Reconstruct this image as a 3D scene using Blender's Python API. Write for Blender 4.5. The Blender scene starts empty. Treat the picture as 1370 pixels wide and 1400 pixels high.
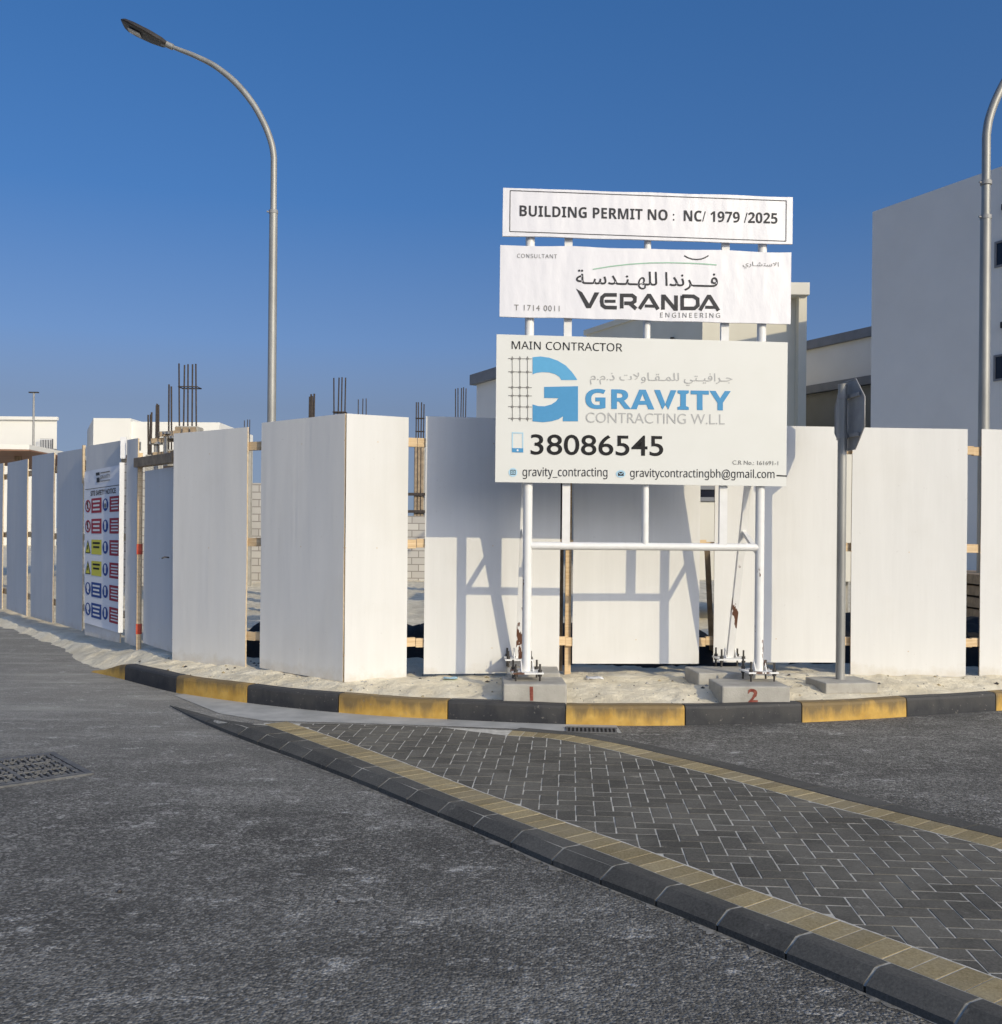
import bpy, math, random
import numpy as np
from mathutils import Vector, Matrix, noise
random.seed(7)
SC = bpy.context.scene
COL = SC.collection
R = math.radians

# ------------------------------------------------------------------ camera, sky, sun, exposure
H = 1.6                      # eye height above the asphalt
F = 1400.0 / 1370.0          # focal length in picture widths
ROLL = 0.009
cam = bpy.data.cameras.new('camera')
cam.sensor_fit = 'HORIZONTAL'; cam.sensor_width = 36.0; cam.lens = 36.0 * F
cam.shift_y = 26.0 / 1370.0
cam.clip_start = 0.05; cam.clip_end = 6000
cam_o = bpy.data.objects.new('camera', cam); COL.objects.link(cam_o)
cr, sr = math.cos(ROLL), math.sin(ROLL)
m3 = Matrix(((cr, -sr, 0), (0, 0, -1), (sr, cr, 0)))   # columns: right, up, back
cam_o.matrix_world = Matrix.Translation((0, 0, H)) @ m3.to_4x4()
SC.camera = cam_o

SUN_AZ = math.atan2(0.588, -0.809)          # clockwise from +Y
SUN_EL = R(23.5)
to_sun = Vector((math.sin(SUN_AZ) * math.cos(SUN_EL), math.cos(SUN_AZ) * math.cos(SUN_EL), math.sin(SUN_EL)))
w = bpy.data.worlds.new('World'); SC.world = w; w.use_nodes = True
nt = w.node_tree; bg = nt.nodes['Background']
sky = nt.nodes.new('ShaderNodeTexSky'); sky.sky_type = 'NISHITA'; sky.sun_disc = False
sky.sun_elevation = SUN_EL; sky.sun_rotation = SUN_AZ
sky.air_density = 1.0; sky.dust_density = 8.0; sky.ozone_density = 6.0; sky.altitude = 900
_tc = nt.nodes.new('ShaderNodeTexCoord'); _mp = nt.nodes.new('ShaderNodeMapping'); _mp.inputs['Location'].default_value = (0, 0, .14)
_vn = nt.nodes.new('ShaderNodeVectorMath'); _vn.operation = 'NORMALIZE'
nt.links.new(_tc.outputs['Generated'], _mp.inputs[0]); nt.links.new(_mp.outputs[0], _vn.inputs[0]); nt.links.new(_vn.outputs[0], sky.inputs[0])
_hs = nt.nodes.new('ShaderNodeHueSaturation'); 
_sz = nt.nodes.new('ShaderNodeSeparateXYZ'); nt.links.new(_tc.outputs['Generated'], _sz.inputs[0])
for _sock, _stops in (('Saturation', ((0, .62), (.115, .76), (.177, .95), (.30, 1.11), (.5, 1.15))), ('Value', ((0, .46), (.115, .52), (.177, .70), (.30, .77), (.6, .84)))):   # dust haze low in the sky
    _r = nt.nodes.new('ShaderNodeValToRGB'); _e = _r.color_ramp.elements
    while len(_e) < len(_stops): _e.new(.5)
    for _q, (_p, _v) in zip(_e, _stops): _q.position = _p; _q.color = (_v / 2, _v / 2, _v / 2, 1)
    _m = nt.nodes.new('ShaderNodeMath'); _m.operation = 'MULTIPLY'; _m.inputs[1].default_value = 2.0
    nt.links.new(_sz.outputs[2], _r.inputs[0]); nt.links.new(_r.outputs[0], _m.inputs[0]); nt.links.new(_m.outputs[0], _hs.inputs[_sock])
nt.links.new(sky.outputs[0], _hs.inputs['Color']); nt.links.new(_hs.outputs[0], bg.inputs[0]); bg.inputs[1].default_value = 0.142
sun = bpy.data.lights.new('sun', 'SUN'); sun.energy = 1.8; sun.angle = R(0.5); sun.color = (1.0, 0.87, 0.61)
sun_o = bpy.data.objects.new('sun', sun); COL.objects.link(sun_o)
sun_o.rotation_euler = to_sun.to_track_quat('Z', 'Y').to_euler(); sun_o.location = (8, -10, 12)
SC.view_settings.view_transform = 'Standard'; SC.view_settings.look = 'None'
SC.view_settings.exposure = 0.5; SC.view_settings.gamma = 1.0

# ------------------------------------------------------------------ helpers
def ray(u, v):
    x = (u - 685.0) / 1400.0; y = (726.0 - v) / 1400.0
    return Vector((x * cr - y * sr, 1.0, x * sr + y * cr))
def P(u, v, Y):
    return Vector((0, 0, H)) + ray(u, v) * Y
def G(u, v, z=0.0):
    d = ray(u, v); return Vector((0, 0, H)) + d * ((z - H) / d.z)

def tag(o, label=None, cat=None, group=None, kind=None):
    if label: o['label'] = label
    if cat: o['category'] = cat
    if group: o['group'] = group
    if kind: o['kind'] = kind
    return o
def empty(name, loc, label, cat, group=None):
    o = bpy.data.objects.new(name, None); COL.objects.link(o); o.location = loc; o.empty_display_size = .1
    return tag(o, label, cat, group)

class MB:
    def __init__(s): s.v = []; s.f = []; s.m = []; s.sm = []
    def add(s, verts, faces, mi=0, smooth=False):
        b = len(s.v); s.v += [Vector(p) for p in verts]
        for f in faces: s.f.append([b + i for i in f]); s.m.append(mi); s.sm.append(smooth)
        return s
    def hexa(s, p, mi=0):           # p: 4 bottom + 4 top, ccw seen from above
        return s.add(p, [(3, 2, 1, 0), (4, 5, 6, 7), (0, 1, 5, 4), (1, 2, 6, 5), (2, 3, 7, 6), (3, 0, 4, 7)], mi)
    def box(s, c, d, mi=0, rz=0.0, M=None):
        c = Vector(c); M = M or Matrix.Rotation(rz, 3, 'Z'); a, b, e = d[0] / 2, d[1] / 2, d[2] / 2
        return s.hexa([c + M @ Vector(q) for q in ((-a, -b, -e), (a, -b, -e), (a, b, -e), (-a, b, -e), (-a, -b, e), (a, -b, e), (a, b, e), (-a, b, e))], mi)
    def bar(s, p0, p1, wd, ht, mi=0, up=(0, 0, 1)):
        p0 = Vector(p0); p1 = Vector(p1); d = (p1 - p0); L = d.length; d.normalize(); up = Vector(up)
        x = d.cross(up)
        if x.length < 1e-4: x = d.cross(Vector((1, 0, 0)))
        x.normalize(); z = x.cross(d)
        return s.box((p0 + p1) / 2, (wd, L, ht), mi, M=Matrix((x, d, z)).transposed())
    def tube(s, pts, rad, n=12, mi=0, caps=True):
        pts = [Vector(p) for p in pts]
        if not isinstance(rad, (list, tuple)): rad = [rad] * len(pts)
        rings = []; ref = None
        for i, p in enumerate(pts):
            d = (pts[min(i + 1, len(pts) - 1)] - pts[max(i - 1, 0)]).normalized()
            if ref is None: ref = d.orthogonal().normalized()
            ref = (ref - d * ref.dot(d)).normalized(); b = d.cross(ref)
            rings.append([p + (ref * math.cos(a) + b * math.sin(a)) * rad[i] for a in [2 * math.pi * k / n for k in range(n)]])
        vs = [q for r in rings for q in r]; fs = []
        for i in range(len(pts) - 1):
            for k in range(n):
                k2 = (k + 1) % n; fs.append((i * n + k, i * n + k2, (i + 1) * n + k2, (i + 1) * n + k))
        s.add(vs, fs, mi, True)
        if caps:
            s.add(rings[0], [tuple(range(n))[::-1]], mi); s.add(rings[-1], [tuple(range(n))], mi)
        return s
    def prism(s, poly, ext, mi=0, mi_side=None):
        poly = [Vector(p) for p in poly]; ext = Vector(ext); n = len(poly)
        s.add(poly, [tuple(range(n))[::-1]], mi); s.add([p + ext for p in poly], [tuple(range(n))], mi)
        ms = mi if mi_side is None else mi_side
        s.add(poly + [p + ext for p in poly], [(i, (i + 1) % n, n + (i + 1) % n, n + i) for i in range(n)], ms)
        return s
    def build(s, name, mats, parent=None, bevel=0.0):
        me = bpy.data.meshes.new(name); off = parent_off(parent)
        me.from_pydata([p - off for p in s.v], [], s.f)
        for mm in (mats if isinstance(mats, (list, tuple)) else [mats]): me.materials.append(mm)
        me.polygons.foreach_set('material_index', s.m); me.polygons.foreach_set('use_smooth', s.sm)
        me.update()
        o = bpy.data.objects.new(name, me); COL.objects.link(o)
        if parent: o.parent = parent
        if bevel:
            md = o.modifiers.new('bevel', 'BEVEL'); md.width = bevel; md.segments = 2; md.limit_method = 'ANGLE'
        return o
def parent_off(p):
    off = Vector((0, 0, 0))
    while p: off = off + p.location; p = p.parent
    return off

# ------------------------------------------------------------------ materials
def base(name):
    m = bpy.data.materials.new(name); m.use_nodes = True; t = m.node_tree
    return m, t, t.nodes['Principled BSDF']
def nd(t, typ, **kw):
    n = t.nodes.new(typ)
    for k, v in kw.items():
        if k.startswith('i_'): n.inputs[int(k[2:]) if k[2:].isdigit() else k[2:]].default_value = v
        else: setattr(n, k, v)
    return n
def ramp(t, src, stops):
    r = t.nodes.new('ShaderNodeValToRGB'); e = r.color_ramp.elements
    while len(e) < len(stops): e.new(0.5)
    for q, (pos, c) in zip(e, stops): q.position = pos; q.color = (c, c, c, 1) if isinstance(c, (int, float)) else tuple(c) + (1,)
    t.links.new(src, r.inputs[0]); return r.outputs[0]
def coords(t, stretch=(1, 1, 1)):
    tc = t.nodes.new('ShaderNodeTexCoord'); mp = t.nodes.new('ShaderNodeMapping'); mp.inputs['Scale'].default_value = stretch
    t.links.new(tc.outputs['Object'], mp.inputs[0]); return mp.outputs[0]
def nz(t, vec, scale, detail=4, rough=.55):
    n = nd(t, 'ShaderNodeTexNoise'); n.inputs['Scale'].default_value = scale; n.inputs['Detail'].default_value = detail
    n.inputs['Roughness'].default_value = rough; t.links.new(vec, n.inputs['Vector']); return n.outputs['Fac']
def mix(t, fac, a, b):
    n = t.nodes.new('ShaderNodeMix'); n.data_type = 'RGBA'
    for sock, val in ((n.inputs[0], fac), (n.inputs[6], a), (n.inputs[7], b)):
        if hasattr(val, 'is_linked'): t.links.new(val, sock)
        elif isinstance(val, (int, float)): sock.default_value = val
        else: sock.default_value = tuple(val) + (1,)
    return n.outputs[2]
def mth(t, op, a, b=0.0, clamp=False):
    n = t.nodes.new('ShaderNodeMath'); n.operation = op; n.use_clamp = clamp
    for sock, val in ((n.inputs[0], a), (n.inputs[1], b)):
        if hasattr(val, 'is_linked'): t.links.new(val, sock)
        else: sock.default_value = val
    return n.outputs[0]
def bump(t, bs, h, strength=.3, dist=.01):
    b = t.nodes.new('ShaderNodeBump'); b.inputs['Strength'].default_value = strength; b.inputs['Distance'].default_value = dist
    t.links.new(h, b.inputs['Height']); t.links.new(b.outputs[0], bs.inputs['Normal'])
def nm(name, c1, c2, scale=6, rough=.8, stretch=(1, 1, 1), lo=.35, hi=.68, bs=0, bscale=80, bdist=.004, metal=0, spec=.4, island=0):
    m, t, b = base(name); v = coords(t, stretch)
    fac = ramp(t, nz(t, v, scale, 6), ((lo, 0.0), (hi, 1.0))); col = mix(t, fac, c1, c2)
    if island:
        g = t.nodes.new('ShaderNodeNewGeometry'); k = mth(t, 'MULTIPLY_ADD', g.outputs['Random Per Island'], island)
        k.node.inputs[2].default_value = 1 - island / 2
        hs = t.nodes.new('ShaderNodeHueSaturation'); t.links.new(k, hs.inputs['Value']); t.links.new(col, hs.inputs['Color']); col = hs.outputs[0]
    t.links.new(col, b.inputs['Base Color']); b.inputs['Roughness'].default_value = rough
    b.inputs['Metallic'].default_value = metal; b.inputs['Specular IOR Level'].default_value = spec
    if bs: bump(t, b, nz(t, v, bscale, 5), bs, bdist)
    return m
M = {}
def asphalt():
    m, t, b = base('asphalt'); v = coords(t); vs = coords(t, (.35, 1.0, 1))
    tc = t.nodes.new('ShaderNodeTexCoord'); sx = t.nodes.new('ShaderNodeSeparateXYZ'); t.links.new(tc.outputs['Object'], sx.inputs[0])
    big = ramp(t, nz(t, vs, 1.1, 8, .68), ((.42, 0.0), (.70, 1.0)))           # blown dust drifts
    streak = ramp(t, nz(t, coords(t, (.22, 1.3, 1)), 2.6, 7, .7), ((.50, 0.0), (.72, 1.0)))
    scuff = ramp(t, nz(t, coords(t, (.6, 1.0, 1)), 6.5, 9, .78), ((.555, 0.0), (.64, 1.0)))    # pale scuffs
    fine = ramp(t, nz(t, v, 75, 4, .8), ((.43, 0.0), (.60, 1.0)))           # aggregate
    mid_ = ramp(t, nz(t, v, 26, 6, .85), ((.515, 0.0), (.60, 1.0)))
    cl = ramp(t, nz(t, v, 2.2, 4, .6), ((.40, 0.15), (.66, 1.0)))             # where the surface has worn to the stone
    ny = mth(t, 'MULTIPLY_ADD', sx.outputs[1], .24); ny.node.inputs[2].default_value = -1.35
    nx = mth(t, 'MULTIPLY_ADD', sx.outputs[0], -.5); nx.node.inputs[2].default_value = .75
    verge = mth(t, 'MULTIPLY', mth(t, 'MINIMUM', mth(t, 'MAXIMUM', ny, 0.0), 1.0), mth(t, 'MINIMUM', mth(t, 'MAXIMUM', nx, 0.15), 1.0))
    def stones(sc):
        vo = t.nodes.new('ShaderNodeTexVoronoi'); vo.inputs['Scale'].default_value = sc; t.links.new(v, vo.inputs['Vector'])
        sp = t.nodes.new('ShaderNodeSeparateColor'); t.links.new(vo.outputs['Color'], sp.inputs[0]); return sp.outputs[0], vo.outputs['Distance']
    r1, d1 = stones(85); r2, d2 = stones(38)
    rv = mth(t, 'ADD', mth(t, 'MULTIPLY_ADD', r1, .68), mth(t, 'MULTIPLY', cl, .20)); rv.node.inputs[0].links[0].from_node.inputs[2].default_value = .0
    rv = mth(t, 'ADD', rv, mth(t, 'MULTIPLY', r2, .14))
    c = ramp(t, rv, ((.0, (.056, .053, .046)), (.42, (.092, .087, .076)), (.64, (.148, .140, .122)), (.80, (.255, .242, .212)), (1.0, (.44, .42, .37))))
    c = mix(t, mth(t, 'MULTIPLY', fine, .25), c, (.16, .156, .145))
    brk = ramp(t, rv, ((.32, .25), (.62, 1.0)))
    c = mix(t, mth(t, 'MULTIPLY', mth(t, 'MULTIPLY', big, .55), brk), c, (.38, .365, .325))
    vm = mth(t, 'MULTIPLY_ADD', streak, .65); vm.node.inputs[2].default_value = .48
    c = mix(t, mth(t, 'MULTIPLY', verge, vm, True), c, (.42, .40, .35))
    c = mix(t, mth(t, 'MULTIPLY', mth(t, 'MULTIPLY', scuff, brk), .8), c, (.58, .56, .51))
    t.links.new(c, b.inputs['Base Color']); b.inputs['Roughness'].default_value = .93; b.inputs['Specular IOR Level'].default_value = .2
    hgt = mth(t, 'SUBTRACT', mth(t, 'MULTIPLY', nz(t, v, 45, 4, .7), 1.0), mth(t, 'MULTIPLY', d1, .9))
    bump(t, b, hgt, .8, .008); return m
M['asphalt'] = asphalt()
M['concrete_gutter'] = nm('gutter_concrete', (.34, .335, .31), (.50, .49, .45), 4, .9, lo=.3, hi=.7, bs=.25, bscale=60)
def sandm():
    m, t, b = base('sand'); v = coords(t)
    f = ramp(t, nz(t, v, 2.6, 8, .65), ((.36, 0.0), (.66, 1.0)))
    c = mix(t, f, (.68, .60, .44), (.88, .80, .62))
    g = ramp(t, nz(t, v, 55, 4, .7), ((.62, 0.0), (.72, 1.0)))
    c = mix(t, mth(t, 'MULTIPLY', g, .4), c, (.28, .25, .20))
    t.links.new(c, b.inputs['Base Color']); b.inputs['Roughness'].default_value = .95; b.inputs['Specular IOR Level'].default_value = .1
    h = mth(t, 'ADD', nz(t, v, 11, 6, .6), mth(t, 'MULTIPLY', nz(t, v, 60, 4), .3)); bump(t, b, h, .7, .035)
    return m
M['sand'] = sandm()
def white_ply(name, ca, cb):
    m, t, b = base(name); v = coords(t, (1, 1, .10)); v2 = coords(t)
    g = nz(t, v, 9, 6, .6); f = ramp(t, g, ((.3, 0.0), (.72, 1.0))); c = mix(t, f, ca, cb)
    d = ramp(t, nz(t, v2, 1.7, 5), ((.52, 0.0), (.75, 1.0))); c = mix(t, mth(t, 'MULTIPLY', d, .32), c, (.62, .60, .55))
    tz = t.nodes.new('ShaderNodeTexCoord'); sz_ = t.nodes.new('ShaderNodeSeparateXYZ'); t.links.new(tz.outputs['Object'], sz_.inputs[0])
    low = mth(t, 'MULTIPLY_ADD', sz_.outputs[2], -2.6); low.node.inputs[2].default_value = .42
    sp = ramp(t, mth(t, 'ADD', nz(t, v2, 6, 7, .7), low), ((.66, 0.0), (.95, 1.0))); c = mix(t, mth(t, 'MULTIPLY', sp, .5), c, (.52, .46, .36))
    d2 = ramp(t, nz(t, v2, 24, 2), ((.73, 0.0), (.76, 1.0))); c = mix(t, mth(t, 'MULTIPLY', d2, .35), c, (.55, .53, .5))
    t.links.new(c, b.inputs['Base Color']); b.inputs['Roughness'].default_value = .62; b.inputs['Specular IOR Level'].default_value = .3
    h = mth(t, 'ADD', nz(t, v, 5, 3), mth(t, 'MULTIPLY', nz(t, v, 22, 3), .12)); bump(t, b, h, .30, .016)
    return m
M['ply'] = white_ply('painted_plywood', (.68, .672, .645), (.72, .712, .685))
M['edge'] = nm('plywood_edge', (.55, .42, .26), (.68, .55, .38), 30, .8)
M['timber'] = nm('sawn_timber', (.60, .42, .23), (.76, .58, .36), 10, .75, stretch=(.4, .4, 6), bs=.2, bscale=40)
M['oldtimber'] = nm('weathered_timber', (.25, .19, .13), (.42, .32, .21), 10, .85, bs=.3, bscale=40)
M['redpaint'] = nm('red_marking', (.50, .06, .03), (.62, .12, .06), 20, .7)
def kerbpaint(name, c1, c2, chip):
    m, t, b = base(name); v = coords(t); vz = coords(t, (1, 1, .25))
    f = ramp(t, nz(t, v, 9, 6), ((.35, 0.0), (.7, 1.0))); c = mix(t, f, c1, c2)
    tc = t.nodes.new('ShaderNodeTexCoord'); sx = t.nodes.new('ShaderNodeSeparateXYZ'); t.links.new(tc.outputs['Object'], sx.inputs[0])
    up = mth(t, 'MULTIPLY', sx.outputs[2], 2.2)
    st = ramp(t, mth(t, 'ADD', nz(t, vz, 5, 6, .65), up), ((.58, 0.0), (.80, 1.0)))        # tyre rub and drips from the top edge
    c = mix(t, mth(t, 'MULTIPLY', st, .8), c, chip)
    ch = ramp(t, nz(t, v, 30, 5, .7), ((.62, 0.0), (.68, 1.0))); c = mix(t, mth(t, 'MULTIPLY', ch, .5), c, (.24, .22, .19))
    t.links.new(c, b.inputs['Base Color']); b.inputs['Roughness'].default_value = .7; bump(t, b, nz(t, v, 60, 4), .3, .004)
    return m
M['kyellow'] = kerbpaint('yellow_kerb_paint', (.46, .27, .05), (.60, .38, .09), (.11, .085, .05))
M['kblack'] = kerbpaint('black_kerb_paint', (.020, .021, .025), (.034, .035, .038), (.055, .053, .05))
def paverm(name, c1, c2, isl, dustc, damt):
    m, t, b = base(name); v = coords(t)
    c = mix(t, ramp(t, nz(t, v, 90, 4, .75), ((.36, 0.0), (.64, 1.0))), c1, c2)
    g = t.nodes.new('ShaderNodeNewGeometry'); k = mth(t, 'MULTIPLY_ADD', g.outputs['Random Per Island'], isl); k.node.inputs[2].default_value = 1 - isl / 2
    hs = t.nodes.new('ShaderNodeHueSaturation'); t.links.new(k, hs.inputs['Value']); t.links.new(c, hs.inputs['Color'])
    d1 = ramp(t, nz(t, v, 1.6, 7, .7), ((.44, 0.0), (.70, 1.0))); d2 = ramp(t, nz(t, v, 9, 8, .75), ((.60, 0.0), (.70, 1.0)))
    c = mix(t, mth(t, 'MULTIPLY', d1, damt), hs.outputs[0], dustc); c = mix(t, mth(t, 'MULTIPLY', d2, .5), c, tuple(min(1, q * 1.5) for q in dustc))
    t.links.new(c, b.inputs['Base Color']); b.inputs['Roughness'].default_value = .92; b.inputs['Specular IOR Level'].default_value = .25
    bump(t, b, nz(t, v, 140, 4, .7), .5, .004); return m
M['paver'] = paverm('dark_paver', (.082, .076, .063), (.145, .134, .110), .46, (.28, .26, .21), .45)
M['tan'] = paverm('tan_paver', (.25, .195, .098), (.40, .32, .175), .46, (.40, .36, .27), .4)
M['grout'] = nm('sandy_joint', (.46, .435, .37), (.70, .665, .575), 20, .95, bs=.4, bscale=120)
M['ikerb'] = paverm('dark_kerbstone', (.062, .060, .054), (.112, .108, .096), .35, (.20, .19, .165), .35)
M['mortar'] = nm('kerb_mortar', (.34, .32, .265), (.52, .49, .42), 25, .95, bs=.5, bscale=90)
M['dust'] = nm('dust_line', (.15, .145, .13), (.34, .325, .29), 30, .95, bs=.5, bscale=90)
M['iron'] = nm('cast_iron', (.10, .10, .10), (.17, .168, .16), 20, .75, bs=.3, bscale=90)
M['void'] = nm('dark_void', (.008, .008, .008), (.012, .012, .012), 5, .9)
M['galv'] = nm('galvanised_steel', (.29, .285, .265), (.39, .385, .355), 6, .5, stretch=(1, 1, .2), metal=.35)
M['galvdark'] = nm('aged_galvanised_steel', (.29, .285, .275), (.36, .355, .34), 8, .6, metal=.15)
M['lamp'] = nm('lamp_housing', (.030, .026, .023), (.045, .04, .035), 10, .55)
M['lens'] = nm('lamp_lens', (.40, .37, .33), (.46, .43, .39), 20, .3)
M['concrete'] = nm('rough_concrete', (.33, .31, .27), (.45, .43, .38), 7, .92, lo=.3, hi=.7, bs=.5, bscale=70, bdist=.006)
M['rebar'] = nm('rusty_rebar', (.042, .036, .033), (.070, .054, .046), 20, .8)
M['shadeblack'] = nm('black_ground_shade', (.012, .011, .010), (.024, .022, .020), 6, .8, bs=.4, bscale=9, bdist=.03)  # near-black colour standing in for shade on the ground behind the hoarding
M['block'] = None
def blockm():
    m, t, b = base('blockwork'); tc = t.nodes.new('ShaderNodeTexCoord'); mp = t.nodes.new('ShaderNodeMapping'); mp.inputs['Rotation'].default_value = (R(90), 0, 0)
    t.links.new(tc.outputs['Object'], mp.inputs[0])
    br = t.nodes.new('ShaderNodeTexBrick'); t.links.new(mp.outputs[0], br.inputs[0]); br.inputs['Scale'].default_value = 1.0
    br.inputs['Brick Width'].default_value = .4; br.inputs['Row Height'].default_value = .2; br.inputs['Mortar Size'].default_value = .014
    br.inputs['Color1'].default_value = (.42, .40, .37, 1); br.inputs['Color2'].default_value = (.52, .50, .46, 1); br.inputs['Mortar'].default_value = (.24, .22, .2, 1)
    t.links.new(br.outputs[0], b.inputs['Base Color']); b.inputs['Roughness'].default_value = .9; return m
M['block'] = blockm()
M['greywall'] = nm('grey_render', (.76, .74, .69), (.80, .78, .73), .7, .85, bs=.08, bscale=30)
M['beige'] = nm('beige_render', (.70, .66, .54), (.75, .71, .59), .8, .85, bs=.08, bscale=30)
M['cream'] = nm('cream_render', (.70, .67, .58), (.76, .73, .64), .6, .85)
M['white'] = nm('white_render', (.76, .74, .68), (.80, .78, .72), .4, .85)
M['darkcap'] = nm('dark_coping', (.20, .205, .215), (.24, .245, .255), 2, .8)
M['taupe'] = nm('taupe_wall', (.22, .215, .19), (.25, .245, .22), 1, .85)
M['brown'] = nm('brown_soffit', (.24, .13, .08), (.30, .17, .11), 3, .7)
M['glass'] = nm('dark_glass', (.010, .012, .022), (.014, .016, .026), 3, .12)
def whitesteel():
    m, t, b = base('white_painted_steel'); v = coords(t); v2 = coords(t, (3, 3, 1))
    tc = t.nodes.new('ShaderNodeTexCoord'); sx = t.nodes.new('ShaderNodeSeparateXYZ'); t.links.new(tc.outputs['Object'], sx.inputs[0])
    lowz = ramp(t, sx.outputs[2], ((0.30, 1.0), (.95, 1.0), (1.0, 0.0)))
    rz = ramp(t, nz(t, v2, 2.75, 4, .6), ((.575, 0.0), (.59, 1.0)))
    f = ramp(t, nz(t, v, 12, 5), ((.35, 0.0), (.7, 1.0)))
    c = mix(t, f, (.76, .75, .72), (.82, .81, .78)); rust = mix(t, nz(t, v, 60, 4), (.07, .03, .018), (.17, .075, .04))
    c = mix(t, mth(t, 'MULTIPLY', rz, lowz), c, rust)
    t.links.new(c, b.inputs['Base Color']); b.inputs['Roughness'].default_value = .45; return m
M['wsteel'] = whitesteel()
M['vinyl'] = None
def vinyl():
    m, t, b = base('white_vinyl'); v = coords(t, (1, 1, .5)); 
    b.inputs['Base Color'].default_value = (.73, .72, .745, 1); b.inputs['Roughness'].default_value = .38
    h = mth(t, 'ADD', nz(t, coords(t, (1.6, 1, .6)), 2.4, 2), mth(t, 'MULTIPLY', nz(t, coords(t, (1.5, 1, .7)), 7, 3), .22)); bump(t, b, h, .27, .05); return m
M['vinyl'] = vinyl()
M['board'] = nm('sign_panel', (.68, .68, .635), (.70, .70, .66), 3, .45)
def flat(name, c, r=.5):
    m, t, b = base(name); v = coords(t); f = nz(t, v, 30, 4)
    c2 = tuple(min(1, k * 1.1 + .005) for k in c); t.links.new(mix(t, f, c, c2), b.inputs['Base Color']); b.inputs['Roughness'].default_value = r; b.inputs['Specular IOR Level'].default_value = .15; return m
M['ink'] = flat('ink_black', (.010, .010, .011)); M['inkgrey'] = flat('ink_dark_grey', (.040, .040, .045)); M['oxide'] = nm('red_oxide_brush_mark', (.16, .035, .025), (.30, .10, .07), 40, .9); M['inkpale'] = flat('ink_pale_grey', (.43, .43, .42))
M['inkmid'] = flat('ink_mid_grey', (.20, .195, .185)); M['blue'] = flat('ink_blue', (.075, .275, .50)); M['palecyan'] = flat('ink_pale_blue', (.40, .60, .72))
M['green'] = flat('ink_green', (.30, .50, .36)); M['sred'] = flat('print_red', (.36, .035, .055)); M['sblue'] = flat('print_blue', (.025, .07, .26))
M['syellow'] = flat('print_yellow', (.62, .58, .08)); M['swhite'] = flat('print_white', (.72, .72, .72)); M['banner'] = flat('banner_vinyl', (.76, .77, .80), .4)
M['boltm'] = nm('bolt_steel', (.06, .055, .05), (.10, .09, .08), 30, .5, metal=.5)

# ------------------------------------------------------------------ 2-D path tools
def v2(p): return Vector((p[0], p[1]))
def resample(path, step):
    out = [v2(path[0])]; acc = 0.0
    for a, b in zip(path, path[1:]):
        a = v2(a); b = v2(b); L = (b - a).length; pos = step - acc
        while pos <= L: out.append(a + (b - a) * (pos / L)); pos += step
        acc = L - (pos - step)
    if (out[-1] - v2(path[-1])).length > 1e-3: out.append(v2(path[-1]))
    return out
def smooth(path, it=2):
    p = [v2(q) for q in path]
    for _ in range(it):
        n = [p[0]]
        for a, b in zip(p, p[1:]): n += [a * .75 + b * .25, a * .25 + b * .75]
        p = n + [p[-1]]
    return p
def nearest(path, q):
    best = None; s = 0.0
    for a, b in zip(path, path[1:]):
        d = b - a; L2 = d.length_squared
        k = max(0, min(1, (q - a).dot(d) / L2)) if L2 else 0
        c = a + d * k; dist = (q - c).length
        if best is None or dist < best[0]:
            side = d.x * (q.y - a.y) - d.y * (q.x - a.x)
            best = (dist, c, s + d.length * k, side)
        s += d.length
    return best
def offset(path, dist):
    out = []
    for i, p in enumerate(path):
        d = (path[min(i + 1, len(path) - 1)] - path[max(i - 1, 0)]).normalized(); out.append(p + Vector((-d.y, d.x)) * dist)
    return out

# ------------------------------------------------------------------ ground: road, kerb, sand
KF = [(124, 919), (150, 924), (195, 936), (237, 947), (288, 955), (340, 962), (400, 969), (462, 975), (540, 981), (612, 984), (690, 988), (773, 991), (855, 992.5), (937, 992),
      (1015, 990.5), (1097, 988), (1170, 984.5), (1240, 980), (1300, 976), (1362, 972)]
kerb_foot = [v2(G(u, v)) for u, v in KF]
last = kerb_foot[-1]; dirv = (kerb_foot[-1] - kerb_foot[-3]).normalized(); ang = math.atan2(dirv.y, dirv.x)
for k in range(16):
    ang = min(ang + .012, .42); last = last + Vector((math.cos(ang), math.sin(ang))) * .9; kerb_foot.append(last)
kf_raw = kerb_foot
kerb_foot = smooth(kerb_foot, 1)
KERB_H = .165
# road
rb = MB(); S = 1500
rb.add([(-S, -S, 0), (S, -S, 0), (S, S, 0), (-S, S, 0)], [(0, 1, 2, 3)])
tag(rb.build('road', M['asphalt']), 'grey dusty asphalt road in the foreground', 'road', kind='structure')

def sm(a, b, x):
    t = max(0, min(1, (x - a) / (b - a))); return t * t * (3 - 2 * t)
def kerb_h(s):                                   # the first stone is dropped to the road
    return .015 + (KERB_H - .015) * sm(0.0, 0.85, s)
kp = resample(kerb_foot, .06)
bounds_u = [170, 239, 337, 462, 612, 773, 937, 1097, 1240, 1362]
arc = [0.0]
for a, b in zip(kp, kp[1:]): arc.append(arc[-1] + (b - a).length)
def u_to_s(u):
    best = min(range(len(KF) - 1), key=lambda i: 0 if KF[i][0] <= u <= KF[i + 1][0] else 1)
    (u0, v0), (u1, v1) = KF[best], KF[best + 1]; k = (u - u0) / (u1 - u0)
    return nearest(kp, v2(G(u, v0 + (v1 - v0) * k)))[2]
cuts = [u_to_s(u) for u in bounds_u]
while cuts[-1] < arc[-1]: cuts.append(cuts[-1] + 1.0)
def along(path, arcs, s):
    for i in range(len(arcs) - 1):
        if arcs[i + 1] >= s: return path[i] + (path[i + 1] - path[i]) * ((s - arcs[i]) / (arcs[i + 1] - arcs[i]))
    return path[-1]
kb = MB()
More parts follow.
